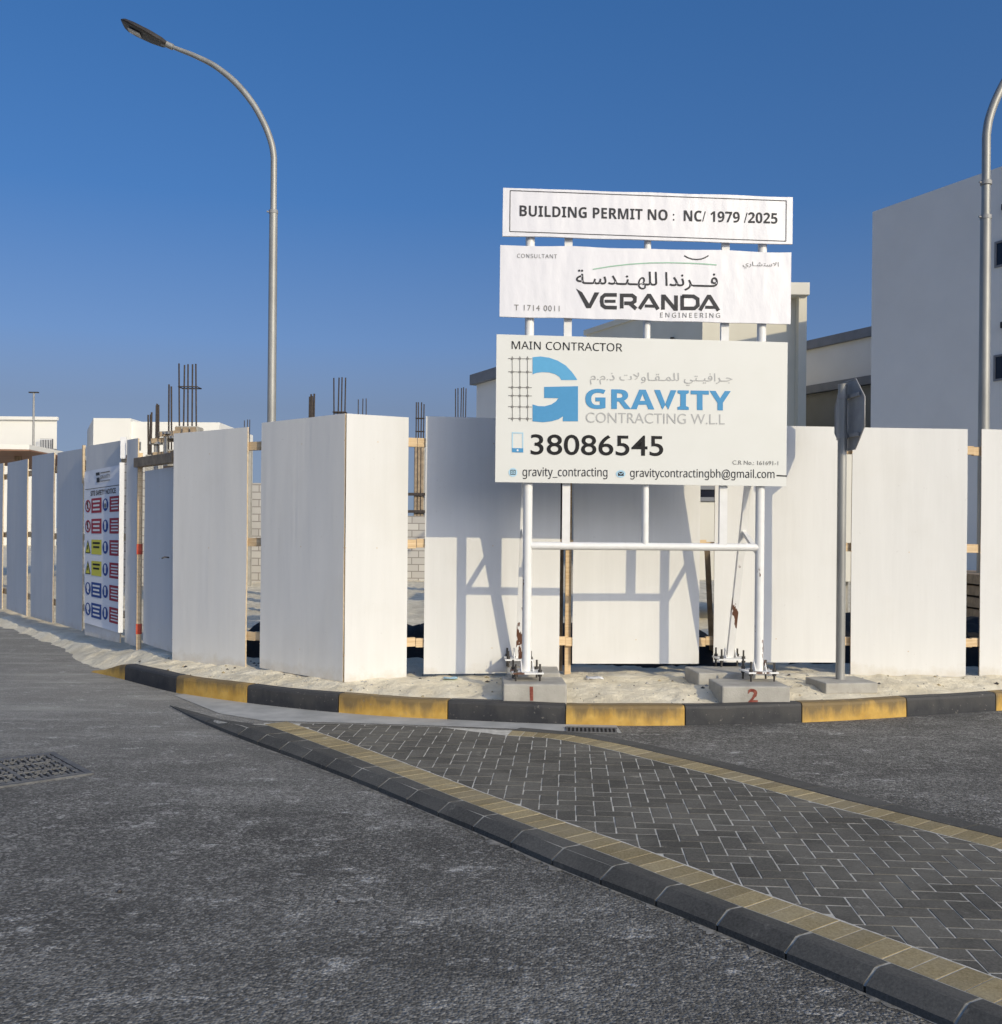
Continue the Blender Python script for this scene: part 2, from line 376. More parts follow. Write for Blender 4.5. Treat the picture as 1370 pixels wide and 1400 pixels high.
edges = [0.0] + [c for c in cuts if c < arc[-1]]
for i, s0 in enumerate(edges):
    s1 = edges[i + 1] if i + 1 < len(edges) else arc[-1]
    mi = i % 2                                  # 0 yellow, 1 black
    n = max(2, int((s1 - s0) / .12)); g = .005
    prof = []
    for k in range(n + 1):
        s = s0 + g + (s1 - s0 - 2 * g) * k / n
        p = along(kp, arc, s); q = along(kp, arc, min(s + .05, arc[-1])); 
        if (q - p).length < 1e-5: p = along(kp, arc, s - .05); d = (q - p).normalized(); p = q
        else: d = (q - p).normalized()
        nrm = Vector((-d.y, d.x)); h = kerb_h(s) + .003 * math.sin(s * 5) + random.uniform(-.001, .001)
        row = []
        for dx, hz in ((0, -.05), (0.004, max(h - .028, .004)), (.012, h - .008), (.03, h), (.12, h), (.135, h - .01), (.14, -.05)):
            e = p + nrm * dx; row.append((e.x, e.y, hz))
        prof.append(row)
    vs = [q for r in prof for q in r]; m = 7; fs = []
    for k in range(n):
        for j in range(m - 1): fs.append((k * m + j, (k + 1) * m + j, (k + 1) * m + j + 1, k * m + j + 1))
    kb.add(vs, fs, mi, False); kb.add(prof[0], [tuple(range(m))], mi); kb.add(prof[-1], [tuple(range(m))[::-1]], mi)
tag(kb.build('kerb', [M['kyellow'], M['kblack']]), 'yellow and black painted kerb in front of the sand strip', 'kerb', kind='structure')

# the edge the sand lies behind: kerb back, carried on to the left as a ragged verge
left_edge = [(-30, 41), (-17, 28), (-11.2, 21.4)] + [tuple(v2(G(u, v))) for u, v in ((-40, 846), (0, 856), (44, 871), (84, 888), (108, 906))]
sand_edge = [v2(p) for p in left_edge] + offset(kerb_foot, .125)
n_left = nearest(sand_edge, offset(kerb_foot, .125)[0])[2]
sand_edge += [Vector((60, 26)), Vector((1500, 300))]; sand_edge = [Vector((-1500, 900))] + sand_edge
first = nearest(sand_edge, offset(kerb_foot, .125)[0])[2]
def sand_z(x, y, ds=None):
    if ds is None:
        dist, c, s, side = nearest(sand_edge, Vector((x, y))); d = dist if side > 0 else -dist
    else: d, s = ds
    n1 = noise.fractal(Vector((x * 1.6, y * 1.6, 0)), 1.0, 2.0, 4); n2 = noise.fractal(Vector((x * 6, y * 6, 3)), .9, 2.0, 3)
    dd = d + .07 * n1
    hk = kerb_h(max(0.0, s - first))
    za = (hk - .02) + (.225 - hk) * sm(.0, .55, d) + .020 * n1 * sm(.0, .3, d) + .014 * n2 * sm(-.02, .2, d) + .006 * n2
    if d < -.05 and s > first: za = -.06
    if d < 0 and s <= first: za = min(za, -.02 + .3 * d)
    zb_ = -.02 + .11 * sm(-.05, .30, dd) + .05 * sm(.5, 1.0, d) + .014 * n1 * sm(.0, .4, d) + .026 * n2 * sm(-.1, .3, d)
    if d < -.6: zb_ = -.06
    w_ = sm(first - 1.3, first + .05, s); z = za * w_ + zb_ * (1 - w_)
    return z
def axis(lo, hi, a, b, st, grow):
    xs = []; x = a
    while x < b: xs.append(x); x += st
    xs.append(b); s = st; x = b
    while x < hi: s *= grow; x += s; xs.append(min(x, hi))
    s = st; x = a; pre = []
    while x > lo: s *= grow; x -= s; pre.append(max(x, lo))
    return pre[::-1] + xs
xs = axis(-1500, 1500, -9.0, 5.8, .045, 1.22); ys = axis(8.2, 1500, 8.25, 11.2, .04, 1.05)
_gx, _gy = np.meshgrid(np.array(xs), np.array(ys)); _bd = np.full(_gx.shape, 1e18); _bs = np.zeros(_gx.shape); _sd = np.zeros(_gx.shape); _acc = 0.0
for _a, _b in zip(sand_edge, sand_edge[1:]):
    _dx, _dy = _b.x - _a.x, _b.y - _a.y; _L2 = _dx * _dx + _dy * _dy
    if _L2 < 1e-12: continue
    _k = np.clip(((_gx - _a.x) * _dx + (_gy - _a.y) * _dy) / _L2, 0, 1); _q = (_gx - _a.x - _k * _dx) ** 2 + (_gy - _a.y - _k * _dy) ** 2
    _m = _q < _bd; _bd = np.where(_m, _q, _bd); _bs = np.where(_m, _acc + _k * math.sqrt(_L2), _bs); _sd = np.where(_m, _dx * (_gy - _a.y) - _dy * (_gx - _a.x), _sd); _acc += math.sqrt(_L2)
_dd = np.where(_sd > 0, 1, -1) * np.sqrt(_bd)
zz = [[(-.06 if _dd[j, i] < -1.0 else sand_z(xs[i], ys[j], (float(_dd[j, i]), float(_bs[j, i])))) for i in range(len(xs))] for j in range(len(ys))]
sb = MB(); W = len(xs); vs = [(x, y, zz[j][i]) for j, y in enumerate(ys) for i, x in enumerate(xs)]
fs = []
for j in range(len(ys) - 1):
    for i in range(W - 1):
        if max(zz[j][i], zz[j][i + 1], zz[j + 1][i], zz[j + 1][i + 1]) > -.03: fs.append((j * W + i, j * W + i + 1, (j + 1) * W + i + 1, (j + 1) * W + i))
sb.add(vs, fs, 0, True)
tag(sb.build('sand_ground', M['sand']), 'pale trampled sand between the kerb and the hoarding', 'ground', kind='structure')

# ------------------------------------------------------------------ gutter and paved island
ZI = .07
gl = [(238, 951), (300, 976), (361, 986), (480, 989), (600, 993), (700, 997), (790, 1001), (850, 1003)]
gut_low = [v2(G(u, v)) for u, v in gl]
gb = MB(); up = [nearest(kerb_foot, p)[1] for p in gut_low]
gb.add([(p.x, p.y, .004) for p in gut_low] + [(p.x, p.y - .0, .004) for p in up], [(i, i + 1, len(gl) + i + 1, len(gl) + i) for i in range(len(gl) - 1)])
tag(gb.build('gutter', M['concrete_gutter']), 'pale smeared concrete gutter along the kerb', 'gutter', kind='structure')

O = smooth([v2(G(u, v)) for u, v in [(232, 966), (275, 989), (336, 1014), (400, 1037), (460, 1060), (520, 1084), (575, 1108), (677, 1150), (736, 1177), (800, 1203), (869, 1230), (950, 1262), (1033, 1297), (1137, 1340), (1262, 1393), (1370, 1440), (1560, 1525), (1900, 1690)]], 1)
N = smooth([v2(G(u, v, ZI)) for u, v in [(361, 990), (400, 1004), (460, 1026), (520, 1049), (619, 1089), (721, 1128), (800, 1157), (849, 1175), (912, 1200), (995, 1233), (1087, 1266), (1183, 1303), (1299, 1348), (1370, 1376), (1560, 1452), (1900, 1590)]], 1)
Fp = smooth([v2(G(u, v, ZI)) for u, v in [(700, 998.5), (750, 1001), (790, 1006), (840, 1015), (917, 1033), (1022, 1058), (1126, 1086), (1196, 1103), (1324, 1134), (1370, 1145), (1600, 1200), (2100, 1320)]], 1)
FL = [v2(G(u, v, ZI)) for u, v in [(361, 988.5), (480, 990), (600, 994)]]
outline = N + [Vector((N[-1].x + 1.2, N[-1].y + .2))] + Fp[::-1] + FL[::-1]
def inside(p, poly):
    c = False; j = len(poly) - 1
    for i in range(len(poly)):
        a, b = poly[i], poly[j]
        if (a.y > p.y) != (b.y > p.y) and p.x < (b.x - a.x) * (p.y - a.y) / (b.y - a.y) + a.x: c = not c
        j = i
    return c
def clip_convex(subject, clip):                # subject clipped by a ccw convex polygon
    out = subject
    for i in range(len(clip)):
        a, b = clip[i], clip[(i + 1) % len(clip)]; inp = out; out = []
        if not inp: return []
        def sd(p): return (b.x - a.x) * (p.y - a.y) - (b.y - a.y) * (p.x - a.x)
        for k in range(len(inp)):
            p, q = inp[k - 1], inp[k]; sp, sq = sd(p), sd(q)
            if sq >= 0:
                if sp < 0: out.append(p + (q - p) * (sp / (sp - sq)))
                out.append(q)
            elif sp >= 0: out.append(p + (q - p) * (sp / (sp - sq)))
    return out
def area(p): return .5 * sum(p[i - 1].x * p[i].y - p[i].x * p[i - 1].y for i in range(len(p)))
bed = MB(); bed.add([(p.x, p.y, ZI - .0016) for p in outline], [tuple(range(len(outline)))])
tag(bed.build('paving_joints', M['grout']), 'sandy joints between the pavers of the island', 'paving', kind='structure')
TW = .198
inner = offset(N, TW + .004) + [Vector((N[-1].x + 1.1, N[-1].y + .2))] + offset(Fp, -TW - .004)[::-1] + FL[::-1]
if area(inner) < 0: inner = inner[::-1]
pv = MB(); th = R(-4.0); ex = Vector((math.cos(th), math.sin(th))); ey = Vector((-math.sin(th), math.cos(th))); o0 = Vector((.6, 5.2))
def add_brick(mb, poly, z, mi=0):
    c = sum(poly, Vector((0, 0))) / len(poly); ins = .0038
    pl = []
    for p in poly:
        d = p - c; L = d.length; pl.append(c + d * max(0, (L - ins * 1.3) / L) if L > 1e-6 else p)
    tz = [z + random.uniform(-.0006, .0010)] * len(pl); tl = random.uniform(-.005, .005); tm = random.uniform(-.005, .005)
    n = len(pl); e = .0025
    top = [];
    for p in pl:
        d = p - c; L = max(d.length, 1e-6); q = c + d * max(0, (L - e) / L); top.append((q.x, q.y, tz[0] + d.x * tl + d.y * tm))
    mid = [(p.x, p.y, tz[0] - .002 + (p - c).x * tl + (p - c).y * tm) for p in pl]; bot = [(p.x, p.y, z - .03) for p in pl]
    mb.add(top + mid + bot, [tuple(range(n))] + [(n + i, n + (i + 1) % n, (i + 1) % n, i) for i in range(n)] + [(2 * n + i, 2 * n + (i + 1) % n, n + (i + 1) % n, n + i) for i in range(n)], mi)
b_ = .1025
for gy in range(-60, 60):
    for gx in range(-60, 60):
        k = (gx - gy) % 4
        if k == 0: r = (gx, gy, gx + 2, gy + 1)
        elif k == 3: r = (gx, gy, gx + 1, gy + 2)
        else: continue
        rr = [(r[0], r[1]), (r[2], r[1]), (r[2], r[3]), (r[0], r[3])]
        q = [o0 + ex * (x * b_) + ey * (y * b_) for x, y in rr]
        if max(p.y for p in q) < 1.2: continue
        ins = [inside(p, inner) for p in q]
        if all(ins): add_brick(pv, q, ZI)
        elif any(ins):
            c = clip_convex(inner, q)
            if len(c) >= 3 and abs(area(c)) > .0012:
                cc = [c[0]]
                for p in c[1:]:
                    if (p - cc[-1]).length > .004: cc.append(p)
                if len(cc) >= 3: add_brick(pv, cc, ZI)
tag(pv.build('island_paving', M['paver']), 'dark herringbone block paving of the traffic island', 'paving', kind='structure')
bd = MB()
for path, sg in ((N, 1), (Fp, -1)):
    st = resample(path, .104); off = offset(st, sg * TW)
    for i in range(len(st) - 1):
        q = [st[i], st[i + 1], off[i + 1], off[i]]
        if area(q) < 0: q = q[::-1]
        add_brick(bd, q, ZI)
st = resample(FL + [Fp[0]], .104)
tag(bd.build('paving_border', M['tan']), 'tan block edging around the herringbone paving', 'paving', kind='structure')
# kerbstones of the island: splayed on the near side, flush on the far side
ik = MB(); st = resample(O, .335)
for i in range(len(st) - 1):
    a, b = st[i], st[i + 1]; d = (b - a).normalized(); g = .006
    pr = []
    for p in (a + d * g, b - d * g):
        c = nearest(N, p)[1]; wv = c - p; L = wv.length; wv = wv / L; L -= .004; f = sm(.0, 1.0, nearest(O, p)[2] / 1.6)
        hz = .012 + (ZI + .004 - .012) * f; k = min(.072, L * .42); jt = random.uniform(-.0015, .0015)
        pr.append([(p.x, p.y, -.03), (p.x, p.y, .012 + .02 * f), (p.x + wv.x * k, p.y + wv.y * k, hz + jt), (p.x + wv.x * (k + .02), p.y + wv.y * (k + .02), hz + .003 + jt), (p.x + wv.x * L, p.y + wv.y * L, (ZI + .002) * f + .01 * (1 - f) + .0), (p.x + wv.x * L, p.y + wv.y * L, -.03)])
    m = 6; ik.add(pr[0] + pr[1], [(j, m + j, m + j + 1, j + 1) for j in range(m - 1)], 0); ik.add(pr[0], [tuple(range(m))]); ik.add(pr[1], [tuple(range(m))[::-1]])
st = resample(Fp, .5)
of = offset(st, .19)
for i in range(len(st) - 1):
    d = (st[i + 1] - st[i]).normalized() * .004
    a, b, c, e = st[i] + d, st[i + 1] - d, of[i + 1] - d, of[i] + d
    ik.hexa([(a.x, a.y, -.03), (b.x, b.y, -.03), (c.x, c.y, -.03), (e.x, e.y, -.03), (a.x, a.y, ZI + .002), (b.x, b.y, ZI + .002), (c.x, c.y, ZI - .012), (e.x, e.y, ZI - .012)])
tag(ik.build('island_kerb', M['ikerb']), 'dark splayed kerbstones edging the traffic island', 'kerb', kind='structure')
jm = MB(); st = resample(O, .12); tri = []
for p in st:
    c = nearest(N, p)[1]; f = sm(.0, 1.0, nearest(O, p)[2] / 1.6); wv = (c - p); k = min(.074 / max(wv.length, .01), .42)
    r1 = p + wv * .012; r2 = p + wv * k; r3 = p + wv * .99
    tri.append([(r1.x, r1.y, (.019) * f + .008), (r2.x, r2.y, (ZI - .002) * f + .006), (r3.x, r3.y, (ZI - .003) * f + .005)])
vs = [q for r in tri for q in r]
jm.add(vs, [(i * 3 + j, (i + 1) * 3 + j, (i + 1) * 3 + j + 1, i * 3 + j + 1) for i in range(len(tri) - 1) for j in range(2)])
tag(jm.build('kerb_mortar', M['mortar']), 'sandy mortar joints between the island kerbstones', 'mortar', kind='structure')
dm = MB()
for path, wd, sg in ((O, .030, -1), (offset(Fp, .19), .05, 1)):
    st = resample(path, .012); n = len(st)
    ws = [wd * (.1 + 2.6 * abs(noise.fractal(Vector((i * .035, sg * 3.1, 0)), 1.0, 2.0, 4))) * random.uniform(.25, 1.25) for i in range(n)]
    outp = []
    for i, p in enumerate(st):
        d = (st[min(i + 1, n - 1)] - st[max(i - 1, 0)]).normalized(); outp.append(p + Vector((-d.y, d.x)) * sg * ws[i])
    dm.add([(p.x, p.y, .0045) for p in st] + [(p.x, p.y, .002) for p in outp], [(i, i + 1, n + i + 1, n + i) for i in range(n - 1)], 0, True)
tag(dm.build('dust', M['dust']), 'pale dust swept against the island kerbs', 'dust', kind='stuff')

# ------------------------------------------------------------------ manhole cover, drain grate, stones
c0 = v2(G(74, 1030)); c1 = v2(G(128, 1059)); a = (c1 - c0); L = a.length; a.normalize(); n_ = Vector((-a.y, a.x)) * -1
if n_.x > 0: n_ = -n_
mid = c0 + a * L / 2 + n_ * L / 2; rz = math.atan2(a.y, a.x)
root = empty('manhole_cover', (mid.x, mid.y, 0), 'square slotted cast iron manhole cover set in the asphalt', 'manhole cover')
fr = MB()
for s in (-1, 1):
    for axq in (0, 1):
        d = Vector((a.x, a.y, 0)) if axq == 0 else Vector((n_.x, n_.y, 0)); e = Vector((n_.x, n_.y, 0)) if axq == 0 else Vector((a.x, a.y, 0))
        ctr = Vector((mid.x, mid.y, .005)) + e * s * (L / 2 - .02); hl = (L / 2) if axq == 0 else (L / 2 - .04)
        fr.bar(ctr - d * hl, ctr + d * hl, .04, .014)
fr.build('frame', M['iron'], root)
ld = MB(); un = L - .10
ld.box((mid.x, mid.y, .003), (un, un, .006), 1, rz=rz)
nn = 17; st = un / nn
for i in range(nn):
    for j in range(nn):
        lx = -un / 2 + (i + .5) * st; ly = -un / 2 + (j + .5) * st
        q = mid + a * lx + n_ * ly
        if i in (0, 8, nn - 1) or j in (0, 8, nn - 1): sz = (st * .96, st * .6) if (i + j) % 2 else (st * .8, st * .8)
        else: sz = (st * .86, st * .34) if ((i // 2 + j // 2) % 2) else (st * .34, st * .86)
        ld.box((q.x, q.y, .009), (sz[0], sz[1], .008 + .001 * ((i * 7 + j * 3) % 3)), 0, rz=rz)
for i in range(4):
    k = -un / 2 + un * i / 3
    ld.bar((mid.x + a.x * k - n_.x * un / 2, mid.y + a.y * k - n_.y * un / 2, .0075), (mid.x + a.x * k + n_.x * un / 2, mid.y + a.y * k + n_.y * un / 2, .0075), .018, .0125)
ld.build('lid', [M['iron'], M['void']], root)
g0 = v2(G(775, 999)); g1 = v2(G(842, 1000.5)); d = (g1 - g0).normalized(); pn = Vector((-d.y, d.x)); gc = (g0 + g1) / 2; gl_ = (g1 - g0).length
root = empty('drain_grate', (gc.x, gc.y, 0), 'small dark slotted drain grate by the yellow kerb', 'drain')
gm = MB(); gm.box((gc.x, gc.y, .006), (gl_, .2, .004), 0, rz=math.atan2(d.y, d.x)); gm.build('grate_pit', M['void'], root)
gm = MB()
for s in (-1, 1): gm.box((gc.x + pn.x * s * .1, gc.y + pn.y * s * .1, .009), (gl_ + .03, .02, .010), 0, rz=math.atan2(d.y, d.x))
for i in range(13):
    k = -gl_ / 2 + gl_ * i / 12; q = gc + d * k; gm.box((q.x, q.y, .0085), (.014, .178, .008), 0, rz=math.atan2(d.y, d.x))
gm.build('grate', M['iron'], root)
def stone(u, v, r, label):
    c = G(u, v); mb = MB(); n = 8; rings = []
    for i in range(1, 4):
        ph = math.pi * i / 4
        rings.append([c + Vector((math.cos(2 * math.pi * k / n) * math.sin(ph) * r * random.uniform(.8, 1.25), math.sin(2 * math.pi * k / n) * math.sin(ph) * r * random.uniform(.8, 1.2), r * .55 + math.cos(ph) * r * .6)) for k in range(n)])
    vs = [c + Vector((0, 0, r * 1.1))] + [q for g in rings for q in g] + [c]
    fs = [(0, 1 + k, 1 + (k + 1) % n) for k in range(n)] + [(1 + i * n + k, 1 + (i + 1) * n + k, 1 + (i + 1) * n + (k + 1) % n, 1 + i * n + (k + 1) % n) for i in range(2) for k in range(n)] + [(1 + 2 * n + (k + 1) % n, 1 + 2 * n + k, 1 + 3 * n) for k in range(n)]
    mb.add(vs, fs); tag(mb.build('stone', M['boltm']), label, 'stone', 'stones on the road')
stone(163, 1220, .012, 'black angular pebble lying alone on the asphalt below the manhole cover')
stone(463, 1234, .010, 'flat dark pebble on the asphalt near the island kerb')

# ------------------------------------------------------------------ background buildings
def building(name, label, corner_pts, z1, wallmat, capmat=None, cap_h=.0, cap_out=.0, z0=.1):
    c = Vector((corner_pts[0][0], corner_pts[0][1], 0)); root = empty(name, c, label, 'building', 'buildings around the site')
    pts = [Vector((p[0], p[1], z0)) for p in corner_pts]
    wb = MB(); wb.prism(pts, (0, 0, z1 - z0 - (cap_h if capmat else 0) )); wb.build('wall', wallmat, root)
    ctr = sum(pts, Vector()) / len(pts)
    if capmat:
        op = []
        for p in pts:
            d = p - ctr; d.z = 0; op.append(p + d.normalized() * cap_out * 1.3)
        cb = MB(); cb.prism([Vector((p.x, p.y, z1 - cap_h)) for p in op], (0, 0, cap_h)); cb.build('roof', capmat, root)
    return root
def wall_win(root, p0, dirv, nrm, s0, s1, z0, z1, frame=M['darkcap'], proud=.04):
    d = Vector((dirv[0], dirv[1], 0)).normalized(); n = Vector((nrm[0], nrm[1], 0)).normalized(); b0 = Vector((p0[0], p0[1], 0))
    fm = MB(); c = lambda s, z: b0 + d * s + Vector((0, 0, z)) + n * (proud / 2)
    t = .06
    fm.bar(c(s0, z0 + t / 2), c(s1, z0 + t / 2), proud, t); fm.bar(c(s0, z1 - t / 2), c(s1, z1 - t / 2), proud, t)
    for s in (s0 + t / 2, s1 - t / 2): fm.bar(c(s, z0 + t), c(s, z1 - t), t, proud, up=n)
    w_ = fm.build('window', frame, root)
    pm = MB(); q = b0 + n * .012
    pm.add([q + d * (s0 + t) + Vector((0, 0, z0 + t)), q + d * (s1 - t) + Vector((0, 0, z0 + t)), q + d * (s1 - t) + Vector((0, 0, z1 - t)), q + d * (s0 + t) + Vector((0, 0, z1 - t))], [(0, 1, 2, 3)])
    pm.build('pane', M['glass'], w_); return w_
# big grey block on the right
A = Vector((12.6, 35.0)); du = Vector((2.3, -4.55)).normalized(); dn = Vector((-du.y, du.x))    # dn points right-back
bl = building('apartment_block', 'tall plain grey apartment block in shade behind the street lamp', [A, A + du * 16, A + du * 16 + dn * 16, A + dn * 16], 12.62, M['greywall'])
pb = MB(); 
for s0 in (4.78, 9.0, 13.0):
    for z in (9.62, 6.22, 2.8): wall_win(bl, A, du, -dn, s0, s0 + 2.2, z, z + .78)
for z in (11.35, 7.85):
    lm = MB(); q = A + du * 5.15 - dn * .06; lm.box((q.x, q.y, z), (.16, .16, .18), rz=math.atan2(du.y, du.x)); lm.build('wall_light', M['lamp'], bl, .01)
# villa with dark coping beyond it
Cc = Vector((14.75, 50.0)); C = building('villa', 'grey villa with dark sloping coping between the beige house and the grey block', [Cc - du * 4, Cc + du * 9, Cc + du * 9 + dn * 9, Cc - du * 4 + dn * 9], 10.95, M['greywall'], M['darkcap'], .42, .28)
bm = MB(); q = [Cc - du * 4 - dn * .35, Cc + du * 9 - dn * .35, Cc + du * 9 - dn * .004, Cc - du * 4 - dn * .004]
bm.prism([Vector((p.x, p.y, 8.35)) for p in q], (0, 0, .38)); bm.build('ledge', M['darkcap'], C)
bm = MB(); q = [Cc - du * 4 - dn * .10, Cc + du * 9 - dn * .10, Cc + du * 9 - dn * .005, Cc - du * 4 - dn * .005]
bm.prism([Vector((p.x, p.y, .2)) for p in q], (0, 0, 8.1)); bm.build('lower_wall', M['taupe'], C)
# beige house behind the sign board
Bc = Vector((8.11, 41.6)); ddv = Vector((-.45, .89)).normalized()
B = building('beige_house', 'beige rendered house with flat coping directly behind the sign boards', [Bc, (11.93, 41.6), (11.93, 51.5), Bc + ddv * 9.0], 11.38, M['beige'], M['beige'], .25, .12)
bm = MB(); bm.box((12.04, 41.35, 5.7), (.32, .48, 11.0)); bm.build('pillar', M['beige'], B)
bm = MB(); bm.box((11.62, 41.3, 11.40), (1.25, .8, .48)); bm.build('coping', M['cream'], B)
wall_win(B, (8.11, 41.6), (1, 0), (0, -1), 1.0, 1.5, 6.9, 7.6)
bm = MB(); q = Bc + ddv * 1.95 - Vector((.89, .45)) * .08; bm.box((q.x, q.y, 9.66), (.14, .14, .4)); bm.build('wall_light', M['lamp'], B, .01)
# grey villa far behind, left of the sign
A2 = Vector((-1.5, 60.0)); building('grey_villa', 'grey villa with dark projecting coping at the left edge of the sign boards', [A2, A2 + Vector((.45, -.89)) * 9, A2 + Vector((.45, -.89)) * 9 + Vector((.89, .45)) * 8, A2 + Vector((.89, .45)) * 8], 10.75, M['greywall'], M['darkcap'], .6, .35)
# two white blocks far left
def pr(u, v, Y): return P(u, v, Y)
Y = 80.0
p0 = pr(-160, 565, Y); p1 = pr(78, 571, Y)
W1 = building('white_building', 'white flat roofed building at the far left with a dark corner window', [(p0.x, Y), (p1.x, Y), (p1.x - 6.2, Y + 12), (p0.x, Y + 12)], p1.z, M['white'])
q0 = pr(55, 614, Y); q1 = pr(73, 600, Y); wall_win(W1, (p0.x, Y), (1, 0), (0, -1), q0.x - p0.x, q1.x - p0.x, q0.z, q1.z)
bm = MB(); q2 = pr(55, 612, Y - .5)
for k in range(9): bm.box((q0.x + (q1.x - q0.x) * k / 8, Y - .4, q0.z + .35), (.04, .04, .7))
bm.box((q0.x / 2 + q1.x / 2, Y - .4, q0.z + .72), (q1.x - q0.x + .1, .06, .05)); bm.build('balcony_rail', M['swhite'], W1)
bm = MB(); cc = pr(78, 571, Y); bm.box(((p0.x + p1.x) / 2, Y - .06, p1.z - .08), (p1.x - p0.x + .2, .3, .25)); bm.build('coping', M['white'], W1)
bm = MB(); bm.box(((p0.x + p1.x) / 2, Y - .3, pr(40, 616, Y).z), (p1.x - p0.x + .1, .6, .25)); bm.build('ledge', M['darkcap'], W1)
Y = 74.0
p0 = pr(130, 572, Y); p1 = pr(300, 583, Y); pm_ = pr(180, 575, Y)
W2 = building('white_building', 'white flat roofed building with a stepped parapet behind the rebar columns', [(p0.x, Y), (p1.x, Y), (p1.x, Y + 10), (p0.x - 1.2, Y + 10)], pr(181, 576.5, Y).z, M['white'])
bm = MB(); bm.prism([(p0.x - .02, Y - .25, .2), (pm_.x, Y - .25, .2), (pm_.x, Y + 9, .2), (p0.x - 4.2, Y + 9, .2)], (0, 0, p0.z - .2)); bm.build('tower_wall', M['white'], W2)
q0 = pr(187, 616, Y); q1 = pr(193, 604, Y); wall_win(W2, (p0.x, Y), (1, 0), (0, -1), q0.x - p0.x, q1.x - p0.x, q0.z, q1.z)
# canopy roof just over the left hoarding
root = empty('canopy_roof', (P(0, 726, 28).x, 28, .1), 'brown timber canopy with pale edge above the far left hoarding panels', 'canopy')
e0 = P(41, 625, 27); e1 = P(-120, 650, 21); e2 = P(-150, 617, 33); e3 = P(41, 616, 33)
pl = [P(-150, 614, 21.5), P(40, 616.5, 22.5), P(40, 616.5, 22.5) + Vector((-.6, 12, 0)), P(-150, 614, 21.5) + Vector((-.6, 12, 0))]
bm = MB(); bm.add([p for p in pl] + [p + Vector((0, 0, .03)) for p in pl], [(3, 2, 1, 0), (4, 5, 6, 7), (0, 1, 5, 4), (1, 2, 6, 5), (2, 3, 7, 6), (3, 0, 4, 7)]); bm.build('soffit', M['brown'], root)
bm = MB(); up_ = [p + Vector((0, 0, .033)) for p in pl]; bm.add(up_ + [p + Vector((0, 0, .14)) for p in pl], [(3, 2, 1, 0), (4, 5, 6, 7), (0, 1, 5, 4), (1, 2, 6, 5), (2, 3, 7, 6), (3, 0, 4, 7)]); bm.build('roof', M['white'], root)
for u, Y in ((24, 24.0), (-30, 30.0)):
    q = P(u, 726, Y); bm = MB(); bm.box((q.x, Y, (pl[1].z + .08) / 2), (.12, .12, pl[1].z - .10)); bm.build('post', M['oldtimber'], root)

# ------------------------------------------------------------------ street lamps
def street_lamp(label, base_xy, arc_pts, collars, r0, r1, head_dir, head_at, Yp):
    x, y = base_xy; root = empty('street_lamp', (x, y, .15), label, 'street lamp', 'street lamps')
    pm = MB(); zc = collars[0]
    pm.tube([(x, y, .1), (x, y, zc)], [r0 * 1.12, r0], 16); pm.tube([(x, y, .12), (x, y, .6)], [r0 * 1.35] * 2, 16)
    pm.build('pole', M['galv'], root)
    am = MB(); am.tube([(x, y, zc)] + arc_pts, [r1] * (len(arc_pts) // 2 + 1) + [r1 * (1 - .45 * k / (len(arc_pts) / 2)) for k in range(len(arc_pts) - len(arc_pts) // 2)], 16); am.build('arm', M['galv'], root)
    for z in collars:
        cm = MB(); cm.tube([(x, y, z - .03), (x, y, z + .03)], r0 * 1.10, 16); cm.tube([(x - r0 * 1.1, y - .02, z), (x - r0 * 1.55, y - .03, z)], .015, 8); cm.build('collar', M['galvdark'], root)
    hd = Vector(head_dir).normalized(); side = hd.cross(Vector((0, 0, 1))).normalized(); upv = side.cross(hd); h0 = Vector(head_at)
    sm_ = MB(); sm_.tube([h0 - hd * .06, h0 + hd * .14], r1 * .95, 12); sm_.build('spigot', M['galv'], root)
    # housing: long flat lozenge, narrow at the arm
    prof = [(.06, .075, .06), (.14, .135, .085), (.36, .20, .095), (.64, .235, .085), (.80, .22, .065), (.86, .16, .04)]
    hm = MB(); rings = []
    for s, wd, t in prof:
        c = h0 + hd * s; rings.append([c + side * (wd * a_) + upv * (t * b2) for a_, b2 in ((-1, -.25), (-.9, -.5), (0, -.55), (.9, -.5), (1, -.25), (.75, .5), (0, .75), (-.75, .5))])
    n = 8; vs = [q for r in rings for q in r]
    hm.add(vs, [(i * n + k, i * n + (k + 1) % n, (i + 1) * n + (k + 1) % n, (i + 1) * n + k) for i in range(len(rings) - 1) for k in range(n)], 0, False)
    hm.add(rings[0], [tuple(range(n))[::-1]]); hm.add(rings[-1], [tuple(range(n))])
    hh = hm.build('lamp_head', M['lamp'], root)
    lm = MB(); c = h0 + hd * .62 - upv * .060; lm.prism([c + hd * a_ + side * b2 for a_, b2 in ((-.11, -.09), (.11, -.09), (.11, .09), (-.11, .09))], -upv * .012); lm.build('lens', M['lens'], hh)
Yl = 18.0; xl = -4.05
def apx(u, v, Y): return P(u, v, Y)
arc_l = [(375, 217), (371.5, 197), (362, 171), (346, 142), (323, 114), (295, 91), (268, 77), (243, 67), (232, 62.5)]
ptsl = [apx(u, v, Yl) for u, v in arc_l]
ptsl[0] = Vector((xl, Yl, ptsl[0].z))
def cr_spline(pts, n=5):
    out = []
    for i in range(len(pts) - 1):
        p0 = pts[max(i - 1, 0)]; p1 = pts[i]; p2 = pts[i + 1]; p3 = pts[min(i + 2, len(pts) - 1)]
        for k in range(n):
            t = k / n; out.append(.5 * ((2 * p1) + (p2 - p0) * t + (2 * p0 - 5 * p1 + 4 * p2 - p3) * t * t + (3 * p1 - p0 - 3 * p2 + p3) * t ** 3))
    return out + [pts[-1]]
sl = cr_spline(ptsl)
tipdir = (ptsl[-1] - ptsl[-3]).normalized()
